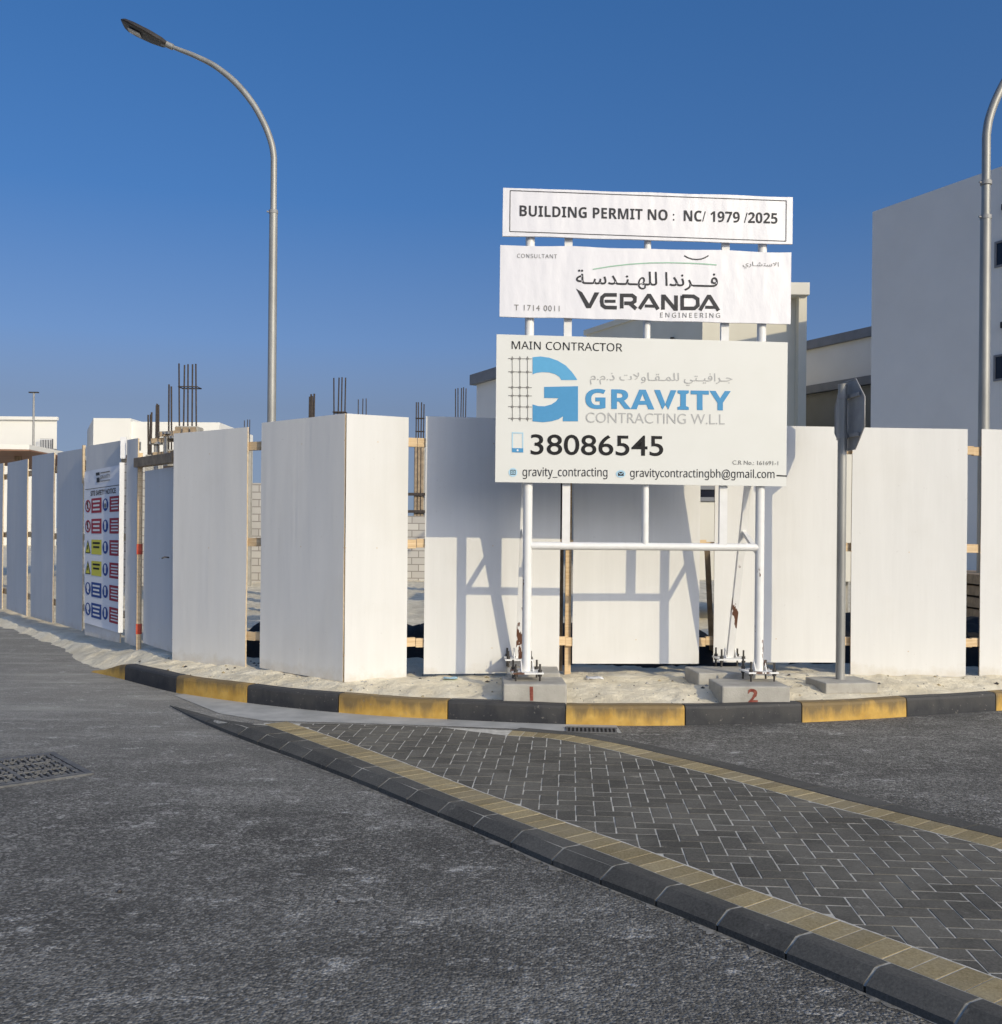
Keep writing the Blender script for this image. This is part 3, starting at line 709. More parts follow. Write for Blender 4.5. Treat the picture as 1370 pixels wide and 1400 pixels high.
street_lamp('tall galvanised street lamp with curved arm reaching left over the road', (xl, Yl), sl, [7.17], .072, .056, tipdir + Vector((0, -.12, .04)), ptsl[-1], Yl)
Yr = 15.5; xr = Yr * 658.8 / 1400.0
rel = [(p.x - xl, p.z) for p in ptsl]; zsh = P(1349, 185, Yr).z - rel[0][1]
ptsr = [Vector((xr - dx * .95, Yr, z + zsh)) for dx, z in rel]
street_lamp('galvanised street lamp with two collars, its arm curving right out of view', (xr, Yr), cr_spline(ptsr), [P(1347, 297, Yr).z, P(1348, 250, Yr).z], .076, .062, Vector((.95, -.1, .32)), ptsr[-1], Yr)
# thin far lamp
q = P(45.5, 620, 62); root = empty('street_lamp', (q.x, 62, .1), 'tiny distant twin headed street lamp in front of the far left white building', 'street lamp', 'street lamps')
zt = P(45.5, 537, 62).z
bm = MB(); bm.tube([(q.x, 62, .1), (q.x, 62, zt)], [.10, .06], 8); bm.build('pole', M['galvdark'], root)
for s in (-1, 1):
    bm = MB(); bm.box((q.x + s * .15, 62, zt + .02), (.28, .18, .07)); bm.build('lamp_head', M['lamp'], root, .01)

# ------------------------------------------------------------------ building site seen over and through the hoarding
def column(label, u, Y, vtop, vstub, n, wpx, bar_r=.014, hoops=(), stub_mat=None, timber=False):
    s = Y / 1400.0; c = P(u, 726, Y); zt = P(u, vtop, Y).z; zs = P(u, vstub, Y).z; wd = wpx * s
    root = empty('rebar_column', (c.x, Y, .15), label, 'rebar column', 'starter bar columns on the site')
    bm = MB(); bm.box((c.x, Y, (zs + .1) / 2), (wd + .1, wd * .9 + .1, zs - .1)); bm.build('concrete_column', stub_mat or M['concrete'], root, .008)
    for k in range(n):
        x = c.x - wd / 2 + (wd * k / (n - 1) if n > 1 else 0); jit = random.uniform(-.04, .04); yy = Y - wd * .35
        bm = MB(); bm.tube([(x, yy, zs - .02), (x + random.uniform(-.02, .02), yy, zt + jit)], bar_r, 6); bm.build('rebar', M['rebar'], root)
    for hv in hoops:
        z = P(u, hv, Y).z; a_ = wd / 2 + .02; b2 = wd * .35 + .02
        bm = MB(); bm.tube([(c.x - a_, Y - b2, z), (c.x + a_, Y - b2, z), (c.x + a_, Y + b2, z), (c.x - a_, Y + b2, z), (c.x - a_, Y - b2, z)], .012, 6); bm.build('stirrup', M['rebar'], root)
    if timber:
        for k in range(3):
            bm = MB(); bm.box((c.x + (k - 1) * wd * .45, Y - wd / 2 - .09, (zs + .3) / 2), (wd * .32, .04, zs - .35)); bm.build('formwork_board', M['oldtimber'], root)
        for z in (.8, 1.5, 2.2, 2.75):
            if z < zs - .1:
                bm = MB(); bm.box((c.x, Y - wd / 2 - .15, z), (wd + .45, .07, .09)); bm.build('clamp', M['rebar'], root)
    return root
column('rebar column with five tall bars, one hoop and a rough concrete head', 258, 20, 501, 584, 5, 23, .017, (530,), M['concrete'], True)
column('pair of close bars beside the five bar column', 232, 22, 528, 615, 2, 4, .020)
column('short dark bar bundle in front of the stepped parapet building', 214.5, 24, 553, 624, 3, 4, .024)
column('shortest dark bar bundle nearest the gate post', 204, 25, 566, 622, 3, 3.5, .024)
column('faint thin bars just left of the tall street lamp', 337, 26, 575, 610, 3, 7, .012)
column('stubby dense dark bar bundle right of the tall street lamp', 425, 21, 541, 590, 5, 6, .021)
column('four evenly spaced bars with a hoop above the corner panel', 463.5, 18, 519, 600, 4, 14, .013, (564,))
column('three short thin bars above the corner panel edge', 494.5, 24, 547, 600, 3, 11, .012)
column('bar cluster over a timber formed column seen in the panel gap', 573, 33, 552, 607, 4, 10, .020, (572, 590), M['concrete'], True)
column('pale five bar cluster beside the grey villa', 628.5, 24, 531, 600, 5, 13, .013)
root = empty('formwork_clutter', (P(226, 726, 21).x, 21, .2), 'jumble of formwork bearers and prop heads over the gate header', 'formwork')
for u, v0, v1 in ((213, 640, 606), (226, 640, 592), (240, 640, 598)):
    a_ = P(u, v0, 21); b_2 = P(u, v1, 21); bm = MB(); bm.tube([(a_.x, 21, .15), (a_.x, 21, b_2.z)], .045, 8); bm.box((a_.x, 21, b_2.z), (.22, .2, .05)); bm.build('prop', M['galvdark'], root)
for u0, u1, v in ((206, 246, 603), (216, 250, 594), (208, 242, 622)):
    a_ = P(u0, v, 20.9); b_2 = P(u1, v - 3, 21.2); bm = MB(); bm.bar(a_, b_2, .1, .1); bm.build('bearer', M['oldtimber'], root)
# block walls
def blockwall(label, x0, x1, Y, z1):
    mb = MB(); mb.box(((x0 + x1) / 2, Y, (z1 + .1) / 2), (x1 - x0, .2, z1 - .1)); tag(mb.build('block_wall', M['block']), label, 'wall', 'block walls on the site')
blockwall('tall grey blockwork wall seen through the gap left of the corner', P(300, 726, 28).x, P(450, 726, 28).x, 28, 2.85)
blockwall('low grey blockwork wall seen through the gap right of the corner', P(500, 726, 30).x, P(760, 726, 30).x, 30, 2.02)
blockwall('pale blockwork wall behind the left gate panel', P(150, 726, 26).x, P(262, 726, 26).x, 26, 3.3)
# cabin
root = empty('site_cabin', (3.5, 16.5, .2), 'cream site cabin with a dark window behind the panel gap', 'cabin')
bm = MB(); bm.box((3.9, 17.2, 1.95), (3.4, 2.2, 2.2)); bm.build('wall', M['cream'], root, .01)
bm = MB(); bm.box((3.9, 17.2, 3.10), (3.6, 2.4, .09)); bm.build('roof', M['darkcap'], root, .01)
for x in (2.4, 3.9, 5.4):
    bm = MB(); bm.box((x, 16.4, .5), (.25, .25, .7)); bm.build('footing', M['concrete'], root)
wall_win(root, (2.2, 16.1), (1, 0), (0, -1), .70, 1.3, 2.10, 2.34)
root = empty('timber_stack', (7.6, 15.4, .2), 'dark stack of formwork timber behind the right hand panel gap', 'timber')
bm = MB()
for r_ in range(5):
    for c_ in range(3): bm.box((7.1 + c_ * .45 + .03 * (r_ % 2), 15.4, .28 + r_ * .17), (.40, 2.4 + .1 * c_, .14))
bm.build('beam', M['oldtimber'], root); bm = MB(); bm.box((7.5, 14.15, 1.12), (1.5, .09, .1)); bm.build('plank', M['timber'], root)
# black mounds added to darken the shaded ground behind the hoarding
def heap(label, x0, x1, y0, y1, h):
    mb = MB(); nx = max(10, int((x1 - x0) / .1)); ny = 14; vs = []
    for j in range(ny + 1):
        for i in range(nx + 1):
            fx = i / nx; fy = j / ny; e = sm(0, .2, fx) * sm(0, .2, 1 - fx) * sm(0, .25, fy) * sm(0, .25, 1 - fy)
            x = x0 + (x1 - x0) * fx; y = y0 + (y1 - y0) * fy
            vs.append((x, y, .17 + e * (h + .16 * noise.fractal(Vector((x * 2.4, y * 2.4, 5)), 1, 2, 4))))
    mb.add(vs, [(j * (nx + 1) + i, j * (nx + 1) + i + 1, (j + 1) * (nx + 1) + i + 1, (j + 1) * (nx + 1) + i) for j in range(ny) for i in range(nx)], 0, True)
    tag(mb.build('shade_mound', M['shadeblack']), label, 'plastic sheeting', 'black shade mounds behind the hoarding')
heap('black mound standing for ground shade behind the corner panels', -3.4, -.1, 11.0, 13.0, .30)
heap('black mound standing for ground shade behind the panels under the sign boards', .1, 2.7, 10.6, 13.0, .32)
heap('black mound standing for ground shade behind the panels at the right', 2.9, 8.4, 10.8, 13.4, .40)
# steel prop and leaning bar behind the gap under the sign
root = empty('scaffold_prop', (.60, 10.25, .2), 'rusty adjustable steel prop standing in the gap behind the sign board', 'prop')
bm = MB(); bm.tube([(.60, 10.25, .2), (.60, 10.25, 1.5)], .03, 10); bm.build('outer_tube', M['oldtimber'], root)
bm = MB(); bm.tube([(.60, 10.25, 1.4), (.60, 10.25, 2.75)], .022, 10); bm.build('inner_tube', M['rebar'], root)
bm = MB(); bm.tube([(.60, 10.25, 1.42), (.60, 10.25, 1.52)], .05, 10); bm.build('collar', M['rebar'], root)
root = tag(MB().bar((-2.62, 11.3, 1.25), (-2.1, 11.6, .55), .05, .05).build('leaning_timber', M['boltm']), 'dark timber leaning diagonally in the gap left of the corner', 'timber')

# ------------------------------------------------------------------ the hoarding
def panel(root, xa, ya, xb, yb, z0a, z1a, z0b, z1b, th=.016, seed=0, name='panel'):
    a = Vector((xa, ya, 0)); b = Vector((xb, yb, 0)); d = (b - a).normalized(); n = Vector((d.y, -d.x, 0))    # outward
    NX, NZ = 10, 20; fr = []; bk = []
    for j in range(NZ + 1):
        for i in range(NX + 1):
            fx = i / NX; fz = j / NZ; p = a + (b - a) * fx
            z = (z0a + (z0b - z0a) * fx) * (1 - fz) + (z1a + (z1b - z1a) * fx) * fz
            wv = .010 * noise.noise(Vector((fx * 1.6 + seed * 7.3, fz * 2.2, seed))) + .003 * noise.noise(Vector((fx * 6 + seed, fz * 2, 9)))
            q = p + n * wv + Vector((0, 0, z)); fr.append(q); bk.append(q - n * th)
    mb = MB(); w_ = NX + 1
    mb.add(fr, [(j * w_ + i, j * w_ + i + 1, (j + 1) * w_ + i + 1, (j + 1) * w_ + i) for j in range(NZ) for i in range(NX)], 0, True)
    mb.add(bk, [(j * w_ + i, (j + 1) * w_ + i, (j + 1) * w_ + i + 1, j * w_ + i + 1) for j in range(NZ) for i in range(NX)], 1, True)
    loop = [i for i in range(w_)] + [j * w_ + NX for j in range(1, NZ + 1)] + [NZ * w_ + i for i in range(NX - 1, -1, -1)] + [j * w_ for j in range(NZ - 1, 0, -1)]
    rim = [fr[k] for k in loop] + [bk[k] for k in loop]; m = len(loop)
    mb.add(rim, [(i, m + i, m + (i + 1) % m, (i + 1) % m) for i in range(m)], 1)
    # screw heads
    for zf in (.13, .5, .9):
        for fx in (.05, .5, .95):
            if random.random() < .75:
                k = int(zf * NZ) * w_ + int(round(fx * NX)); c = fr[k] + n * .001; up = Vector((0, 0, 1))
                mb.add([c + (d * math.cos(t) + up * math.sin(t)) * .006 for t in [math.pi * 2 * q / 6 for q in range(6)]], [tuple(range(6))], 1)
    return mb.build(name, [M['ply'], M['edge']], root)
def XY(u, Y): return ((u - 685.0) / 1400.0 * Y, Y)
ZR = (.53, 1.47, 2.43)
def rails(root, pts, zs=ZR, off=.022, wd=.045, ht=.085):
    for a, b in zip(pts, pts[1:]):
        a = Vector((a[0], a[1], 0)); b = Vector((b[0], b[1], 0)); d = (b - a).normalized(); n = Vector((-d.y, d.x, 0)) * (off + wd / 2)
        for z in zs:
            zj = z + random.uniform(-.01, .01)
            mb = MB(); mb.bar(a + n + Vector((0, 0, zj)), b + n + Vector((0, 0, zj + random.uniform(-.012, .012))), wd, ht); mb.build('rail', M['timber'], root, .002)
def post(root, x, y, z1, mat=None, s=.07, name='post'):
    mb = MB(); mb.box((x, y, (z1 + .05) / 2), (s, s, z1 - .05)); return mb.build(name, mat or M['timber'], root, .003)

FR = empty('hoarding', (-.0, 10.0, .2), 'white plywood hoarding facing the junction, running right from the corner behind the sign boards', 'fence', 'site hoarding')
fp = [(472.6, 9.46, 557.5, 9.68, .19, 2.67), (581, 9.72, 766, 9.84, .235, 2.68), (784, 9.97, 957, 10.06, .315, 2.67), (977, 10.09, 1147, 10.14, .325, 2.665), (1164.5, 10.14, 1322, 10.14, .20, 2.655), (1341, 10.15, 1497, 10.25, .205, 2.65), (1510, 10.27, 1660, 10.5, .21, 2.65), (1675, 10.53, 1810, 10.9, .21, 2.65)]
for i, (ua, ya, ub, yb, z0, z1) in enumerate(fp):
    A_ = XY(ua, ya); B_ = XY(ub, yb); panel(FR, A_[0], A_[1], B_[0], B_[1], z0, z1 + .003, z0 + random.uniform(-.008, .008), z1 - .004, seed=i + 1)
rails(FR, [XY(480, 9.50), XY(570, 9.71), XY(775, 9.95), XY(967, 10.11), XY(1155, 10.16), XY(1332, 10.145), XY(1503, 10.26), XY(1810, 10.9)])
for u, Y in ((777.5, 10.05), (1240, 10.24), (1560, 10.45)): x, y = XY(u, Y); post(FR, x, y, 2.5, s=.06)
for x, y, dx, dy in ((XY(520, 9.85) + (.1, .9)), (XY(1060, 10.3) + (.1, .9)), (XY(967, 10.15) + (.25, .9))):
    mb = MB(); mb.bar((x, y, 1.45), (x + dx, y + dy, .22), .05, .07); mb.build('brace', M['oldtimber'], FR)

LW = empty('hoarding', (-2.5, 10.3, .2), 'white plywood hoarding of two panels turning back from the corner to the gate', 'fence', 'site hoarding')
panel(LW, -2.39, 10.19, -1.452, 9.472, .215, 2.655, .19, 2.675, seed=11)
panel(LW, -3.503, 10.95, -2.565, 10.32, .165, 2.61, .19, 2.625, seed=12)
rails(LW, [(-3.45, 10.92), (-2.48, 10.27), (-1.50, 9.53)])
for x, y in ((-3.38, 11.0), (-1.52, 9.72)): post(LW, x, y, 2.45)

GT = empty('site_gate', (-4.0, 11.6, .2), 'recessed grey white plywood gate leaf with timber post and header between hoarding panels', 'gate')
xa, ya = XY(197, 11.75); xb, yb = XY(238, 11.1)
panel(GT, xa, ya, xb + .02, yb, .28, 2.25, .24, 2.27, seed=21, name='gate_leaf')
mb = MB(); a = Vector((*XY(187, 12.0), 2.36)); b = Vector((*XY(239, 11.05), 2.36)); mb.bar(a, b, .09, .11); mb.build('header', M['oldtimber'], GT, .004)
px, py = XY(191.2, 11.95); gp = post(GT, px, py, 2.32, s=.045, name='gate_post')
for z in (1.35, .42):
    mb = MB(); mb.box((px, py, z), (.053, .053, .12)); mb.build('red_band', M['redpaint'], gp)
mb = MB(); hx, hy = XY(232, 11.17); mb.tube([(hx, hy - .02, 1.28), (hx - .03, hy - .07, 1.285), (hx - .06, hy - .07, 1.27)], .008, 8); mb.build('handle', M['boltm'], GT)

LF = empty('hoarding', (-6.0, 14.0, .2), 'white plywood hoarding running away at the far left, behind the safety banner', 'fence', 'site hoarding')
lf = [(172, 12.26, 187.5, 12.0, .21, 2.65), (117, 13.3, 165, 12.45, .20, 2.66), (77.5, 14.42, 113, 13.5, .235, 2.64), (43, 15.55, 73, 14.55, .235, 2.66), (9.5, 16.8, 37, 15.7, .235, 2.64), (-25, 18.1, 3.5, 16.95, .235, 2.65), (-55, 19.5, -29, 18.25, .235, 2.65), (-84, 21.1, -59, 19.7, .235, 2.65)]
for i, (ua, ya, ub, yb, z0, z1) in enumerate(lf):
    A_ = XY(ua, ya); B_ = XY(ub, yb); panel(LF, A_[0], A_[1], B_[0], B_[1], z0 + random.uniform(0, .02), z1 + random.uniform(-.015, .015), z0, z1, seed=31 + i)
rails(LF, [XY(-84, 21.1), XY(-27, 18.2), XY(6.5, 16.9), XY(40, 15.6), XY(75, 14.5), XY(115, 13.4), XY(187, 12.02)])
# pale battens on the joint by the banner
x, y = XY(169.3, 12.33)
mb = MB(); mb.box((x - .01, y - .05, 1.36), (.055, .05, 2.04), rz=R(17)); mb.build('batten', M['swhite'], LF, .004)
mb = MB(); mb.box((x - .015, y - .0, 2.56), (.065, .03, .26), rz=R(10)); mb.build('batten', M['swhite'], LF, .004)
x, y = XY(115, 13.38); mb = MB(); mb.box((x, y - .03, 2.42), (.03, .035, .5), rz=R(-40)); mb.build('batten', M['edge'], LF, .003)

# ------------------------------------------------------------------ lettering tools
def bold(s):
    o = ''
    for c in s:
        if 'A' <= c <= 'Z': o += chr(0x1D5D4 + ord(c) - 65)
        elif 'a' <= c <= 'z': o += chr(0x1D5EE + ord(c) - 97)
        elif '0' <= c <= '9': o += chr(0x1D7EC + ord(c) - 48)
        else: o += c
    return o
def sans(s):
    o = ''
    for c in s:
        if 'A' <= c <= 'Z': o += chr(0x1D5A0 + ord(c) - 65)
        elif 'a' <= c <= 'z': o += chr(0x1D5BA + ord(c) - 97)
        elif '0' <= c <= '9': o += chr(0x1D7E2 + ord(c) - 48)
        else: o += c
    return o
def glyphs(s, off=0.0, spacing=1.0):
    c = bpy.data.curves.new('lettering', 'FONT'); c.body = s; c.size = 1.0; c.offset = off; c.resolution_u = 5; c.space_character = spacing
    o = bpy.data.objects.new('lettering', c); me = o.to_mesh()
    vs = [v.co.copy() for v in me.vertices]; fs = [tuple(p.vertices) for p in me.polygons]
    par = list(range(len(vs)))
    def find(i):
        while par[i] != i: par[i] = par[par[i]]; i = par[i]
        return i
    for f in fs:
        for k in f[1:]: par[find(k)] = find(f[0])
    ids = {}
    lay = [ids.setdefault(find(i), len(ids)) for i in range(len(vs))]
    o.to_mesh_clear(); bpy.data.objects.remove(o); bpy.data.curves.remove(c)
    return vs, fs, lay
class Board:
    def __init__(s, TL, TR, BL, BR, YL, YR):
        s.tl = P(*TL, YL); s.tr = P(*TR, YR); s.bl = P(*BL, YL); s.br = P(*BR, YR)
        s.n = (s.tr - s.tl).cross(s.bl - s.tl).normalized()
        if s.n.y > 0: s.n = -s.n
    def at(s, u, v, lift=0.0):
        d = ray(u, v); o = Vector((0, 0, H)); t = (s.tl - o).dot(s.n) / d.dot(s.n); return o + d * t + s.n * lift
    def plate(s, th, wob=0.0):
        mb = MB(); NX, NZ = 24, 8; fr = []
        for j in range(NZ + 1):
            for i in range(NX + 1):
                fx, fz = i / NX, j / NZ; p = (s.tl * (1 - fx) + s.tr * fx) * (1 - fz) + (s.bl * (1 - fx) + s.br * fx) * fz
                if wob and (j in (0, NZ) or i in (0, NX)): p = p + Vector((0, 0, wob * noise.noise(Vector((fx * 6, fz * 6, s.tl.z)))))
                pr_ = (p - s.tl).dot(s.n); fr.append(p - s.n * pr_)
        w_ = NX + 1; fs = [(j * w_ + i, (j + 1) * w_ + i, (j + 1) * w_ + i + 1, j * w_ + i + 1) for j in range(NZ) for i in range(NX)]
        mb.add(fr, fs, 0); mb.add([p - s.n * th for p in fr], [f[::-1] for f in fs], 0)
        loop = [i for i in range(w_)] + [j * w_ + NX for j in range(1, NZ + 1)] + [NZ * w_ + i for i in range(NX - 1, -1, -1)] + [j * w_ for j in range(NZ - 1, 0, -1)]; m = len(loop)
        mb.add([fr[k] for k in loop] + [fr[k] - s.n * th for k in loop], [(i, (i + 1) % m, m + (i + 1) % m, m + i) for i in range(m)], 0)
        return mb
    def text(s, mb, body, x0, y0, x1, y1, h, mi, off=0.0, spacing=1.0, lift=.003, fit_min=True):
        vs, fs, lay = glyphs(body, off, spacing)
        if not vs: return
        mnx = min(v.x for v in vs); mxx = max(v.x for v in vs); mny = min(v.y for v in vs); mxy = max(v.y for v in vs)
        a = s.at(x0, y0); b = s.at(x1, y1); t = s.at(x0, y0 - h); ex = (b - a); ey = (t - a)
        out = [a + ex * ((v.x - mnx) / (mxx - mnx)) + ey * ((v.y - mny) / (mxy - mny)) + s.n * (lift + .00035 * (l % 4)) for v, l in zip(vs, lay)]
        lm = MB(); lm.add(out, fs); lm.build('lettering', IN[mi], s.owner)
    def poly(s, mb, pts, mi, lift=.003): 
        n = len(pts); q = [s.at(u, v, lift) for u, v in pts]; mb.add(q, [tuple(range(n))], mi)
    def stroke(s, mb, pts, wd, mi, lift=.003):
        pts = [Vector(p) for p in pts]; n = len(pts); L = []; Rr = []
        for i in range(n):
            d0 = (pts[i] - pts[i - 1]).normalized() if i else (pts[1] - pts[0]).normalized(); d1 = (pts[i + 1] - pts[i]).normalized() if i < n - 1 else d0
            d = (d0 + d1); d = d.normalized() if d.length > 1e-5 else d0; nn_ = Vector((-d.y, d.x)); k = min(1 / max(.4, nn_.dot(Vector((-d0.y, d0.x)))), 2.2)
            w_ = wd[i] if isinstance(wd, (list, tuple)) else wd
            L.append(pts[i] + nn_ * w_ / 2 * k); Rr.append(pts[i] - nn_ * w_ / 2 * k)
        mb.add([s.at(p.x, p.y, lift) for p in L + Rr], [(i, i + 1, n + i + 1, n + i) for i in range(n - 1)], mi)
    def disc(s, mb, u, v, ru, rv, mi, lift=.003, n=18): s.poly(mb, [(u + ru * math.cos(2 * math.pi * k / n), v + rv * math.sin(2 * math.pi * k / n)) for k in range(n)], mi, lift)
    def ring(s, mb, u, v, ru, rv, wd, mi, lift=.003, n=20):
        o_ = [(u + ru * math.cos(2 * math.pi * k / n), v + rv * math.sin(2 * math.pi * k / n)) for k in range(n)]; i_ = [(u + (ru - wd) * math.cos(2 * math.pi * k / n), v + (rv - wd) * math.sin(2 * math.pi * k / n)) for k in range(n)]
        mb.add([s.at(*p, lift) for p in o_ + i_], [(k, (k + 1) % n, n + (k + 1) % n, n + k) for k in range(n)], mi)

# ------------------------------------------------------------------ project sign board
YL, YR = 8.82, 9.03
SB = empty('project_sign', (1.23, 8.95, .31), 'white steel framed project sign with three stacked lettered boards on concrete blocks', 'sign board')
bd3 = Board((679, 457), (1077, 468), (677, 659), (1075, 665), YL, YR)
bd2 = Board((684, 335), (1082, 345), (683, 432.5), (1081, 443), YL, YR)
bd1 = Board((688, 257), (1084, 269.5), (687, 322), (1083.5, 334), YL, YR)
def bline(fx): return Vector((bd3.tl.x + (bd3.tr.x - bd3.tl.x) * fx, bd3.tl.y + (bd3.tr.y - bd3.tl.y) * fx + .075, 0))
def at_u(u, v=700):
    for k in range(2001):
        p = bline(k / 2000)
        if 685 + 1400 * p.x / p.y >= u - (726 - v) * .009: return p
    return bline(1)
ZT = P(884, 262, 8.9).z
pl_ = at_u(719.5, 915); pr2 = at_u(1037, 915); pmid = at_u(882, 700); pa = at_u(775, 560); pb_ = at_u(989.5, 560)
zb = 1.475
for p in (pl_, pr2):
    mb = MB(); mb.tube([(p.x, p.y, .385), (p.x, p.y, ZT - .12)], .040, 16); mb.build('post', M['wsteel'], SB)
for p, r_ in ((pmid, .031), (pa, .034), (pb_, .034)):
    mb = MB()
    if p is pmid: mb.tube([(p.x, p.y, zb), (p.x, p.y, ZT - .12)], r_, 14)
    else: mb.box((p.x, p.y, (zb + ZT - .12) / 2), (.068, .05, ZT - .12 - zb))
    mb.build('mullion', M['wsteel'], SB)
mb = MB(); mb.tube([(pl_.x, pl_.y, zb), (pr2.x, pr2.y, zb)], .034, 14); mb.build('cross_beam', M['wsteel'], SB)
feet = []
for p, ub in ((pl_, 711), (pr2, 999)):
    yb = p.y + .74; foot = Vector(((ub - 685) / 1400 * yb, yb, .40)); top = Vector((p.x + .0, p.y + .05, 3.0)); d = (top - foot)
    mb = MB(); mb.bar(foot, top, .06, .06, up=(1, 0, 0)); mb.build('rear_leg', M['wsteel'], SB)
    k = foot + d * ((1.62 - foot.z) / d.z); mb = MB(); mb.bar(Vector((p.x, p.y, 1.40)), k, .035, .035, up=(1, 0, 0)); mb.build('strut', M['wsteel'], SB)
    feet.append(foot)
def plate_foot(c, z, rz=.1):
    mb = MB(); mb.box((c.x, c.y, z), (.27, .27, .014), 0, rz=rz); pt = mb.build('base_plate', M['wsteel'], SB)
    Mz = Matrix.Rotation(rz, 3, 'Z')
    for sx in (-1, 1):
        for sy in (-1, 1):
            q = Vector((c.x, c.y, 0)) + Mz @ Vector((sx * .105, sy * .105, 0)); mb = MB()
            mb.tube([(q.x, q.y, z - .09), (q.x, q.y, z + .075 + random.uniform(0, .03))], .009, 8); mb.tube([(q.x, q.y, z + .007), (q.x, q.y, z + .03)], .018, 6); mb.tube([(q.x, q.y, z - .03), (q.x, q.y, z - .008)], .018, 6); mb.build('anchor_bolt', M['boltm'], pt)
    for sx in (-1, 1):
        mb = MB(); q = Vector((c.x, c.y, 0)) + Mz @ Vector((sx * .05, -.02, 0)); mb.prism([q + Mz @ Vector((0, -.045, z + .007)), q + Mz @ Vector((0, .055, z + .007)), q + Mz @ Vector((0, .02, z + .10))], Mz @ Vector((.008, 0, 0))); mb.build('gusset', M['wsteel'], pt)
plate_foot(pl_, .378); plate_foot(pr2, .378); plate_foot(feet[0], .40, .05); plate_foot(feet[1], .40, .05)

IN = [M['ink'], M['inkgrey'], M['inkpale'], M['inkmid'], M['blue'], M['palecyan'], M['green'], M['redpaint'], M['swhite'], flat('ink_light_blue', (.105, .35, .58))]
K, DG, PG, MG, BL, PC, GN, RD, WH, LB = range(10)
def c3(x, y): return 660 + x / 2.978, 240 + y / 2.978
def c4(x, y): return 660 + x / 2.978, 440 + y / 2.978
# permit board
b1 = bd1.plate(.022, .006).build('permit_board', M['vinyl'], SB)
bd1.owner = b1; mb = MB()
bd1.text(mb, bold('BUILDING PERMIT NO :  NC/ 1979 /2025'), 710.4, 295.6, 1063, 306.0, 15.0, DG)
q = [(697.6, 260.5), (1075, 274.6), (1074.5, 329.8), (697, 316.5)]
for i in range(4): bd1.stroke(mb, [q[i], q[(i + 1) % 4]], 1.0, DG)
mb.build('border', IN, b1)
# consultant board
b2 = bd2.plate(.022, .010).build('consultant_board', M['vinyl'], SB)
bd2.owner = b2; mb = MB()
bd2.text(mb, sans('CONSULTANT'), 707, 352.6, 761.5, 353.4, 5.6, MG, .0, 1.15)
bd2.text(mb, 'T 1714 0011', 703, 424.2, 765, 425.8, 7.8, MG, .0, 1.15)
def vis(s): return s[::-1]
bd2.text(mb, vis('\ufed3\u0640\u0640\u0640\ufeae\ufee7\ufeaa\ufe8d \ufedf\ufee0\ufeec\u0640\ufee8\u0640\ufeaa\ufeb3\u0640\ufe94'), 787.5, 394.0, 981.5, 398.5, 25.5, DG, .008)
bd2.text(mb, vis('\ufe8d\ufefb\ufeb3\ufe98\ufeb8\u0640\ufe8e\ufead\ufef1'), 1015.5, 367.0, 1064.5, 368.0, 9.5, MG)
bd2.text(mb, sans('ENGINEERING'), 902.5, 434.0, 984.5, 434.6, 6.6, MG, .0, 1.4)
S3 = lambda pts: [c3(*p) for p in pts]
wv = 5.0
bd2.poly(mb, S3([(380, 460), (405, 476), (433, 522), (455, 476), (475, 476), (440, 540), (422, 540)]), DG)
bd2.stroke(mb, S3([(546, 486), (498, 486), (486, 496), (484, 512), (487, 528), (499, 537), (546, 538)]), wv, DG); bd2.stroke(mb, S3([(496, 512), (541, 512)]), 4.0, DG, .0034)
bd2.stroke(mb, S3([(566, 541), (566, 488), (608, 488), (620, 497), (619, 512), (606, 520), (576, 520)]), wv, DG); bd2.stroke(mb, S3([(598, 520), (625, 543)]), wv, DG, .0034)
bd2.stroke(mb, S3([(638, 543), (674, 489), (680, 489), (714, 545)]), wv, DG); bd2.stroke(mb, S3([(660, 531), (703, 532)]), 4, DG, .0034)
bd2.stroke(mb, S3([(734, 546), (734, 492), (740, 492), (782, 543), (787, 543), (787, 488)]), wv, DG)
bd2.stroke(mb, S3([(812, 491), (858, 492), (875, 503), (876, 529), (862, 541), (812, 541), (812, 489)]), wv, DG)
bd2.stroke(mb, S3([(884, 549), (918, 493), (924, 493), (960, 550)]), wv, DG); bd2.stroke(mb, S3([(906, 536), (949, 537)]), 4, DG, .0034)
mb.build('lettering', IN, b2); mb = MB()
bd2.stroke(mb, S3([(448, 382), (520, 370), (600, 361), (680, 356), (760, 355), (840, 357), (900, 360), (952, 364)]), 1.5, GN)
bd2.stroke(mb, S3([(820, 326), (836, 335), (852, 340), (870, 342), (890, 340), (906, 334), (919, 326)]), 1.6, DG)
mb.build('emblem', IN, b2)
# contractor board
b3 = bd3.plate(.022).build('contractor_board', M['board'], SB)
bd3.owner = b3; mb = MB()
S4 = lambda pts: [c4(*p) for p in pts]
def t4(body, x0, y0, x1, y1, h, mi, off=0.0, sp=1.0): a_ = c4(x0, y0); b_2 = c4(x1, y1); bd3.text(mb, body, a_[0], a_[1], b_2[0], b_2[1], h / 2.978, mi, off, sp)
t4(sans('MAIN CONTRACTOR'), 118, 111, 568, 121, 33, K, .0)
t4(vis('\ufe9f\u0640\ufeae\ufe8d\ufed3\ufef4\u0640\ufe98\ufef2 \ufedf\ufee0\ufee4\u0640\ufed8\u0640\ufe8e\ufeed\ufefb\ufe95 \ufeab.\ufee1.\ufee1'), 437, 256, 1017, 262, 52, PG)
t4(bold('GRAVITY'), 418, 354, 1010, 362, 82, BL, .010, 1.05)
t4('CONTRACTING W.L.L', 420, 410, 985, 418, 42, PG, -.004)
t4('38086545', 195, 541, 735, 547, 84, K, .008)
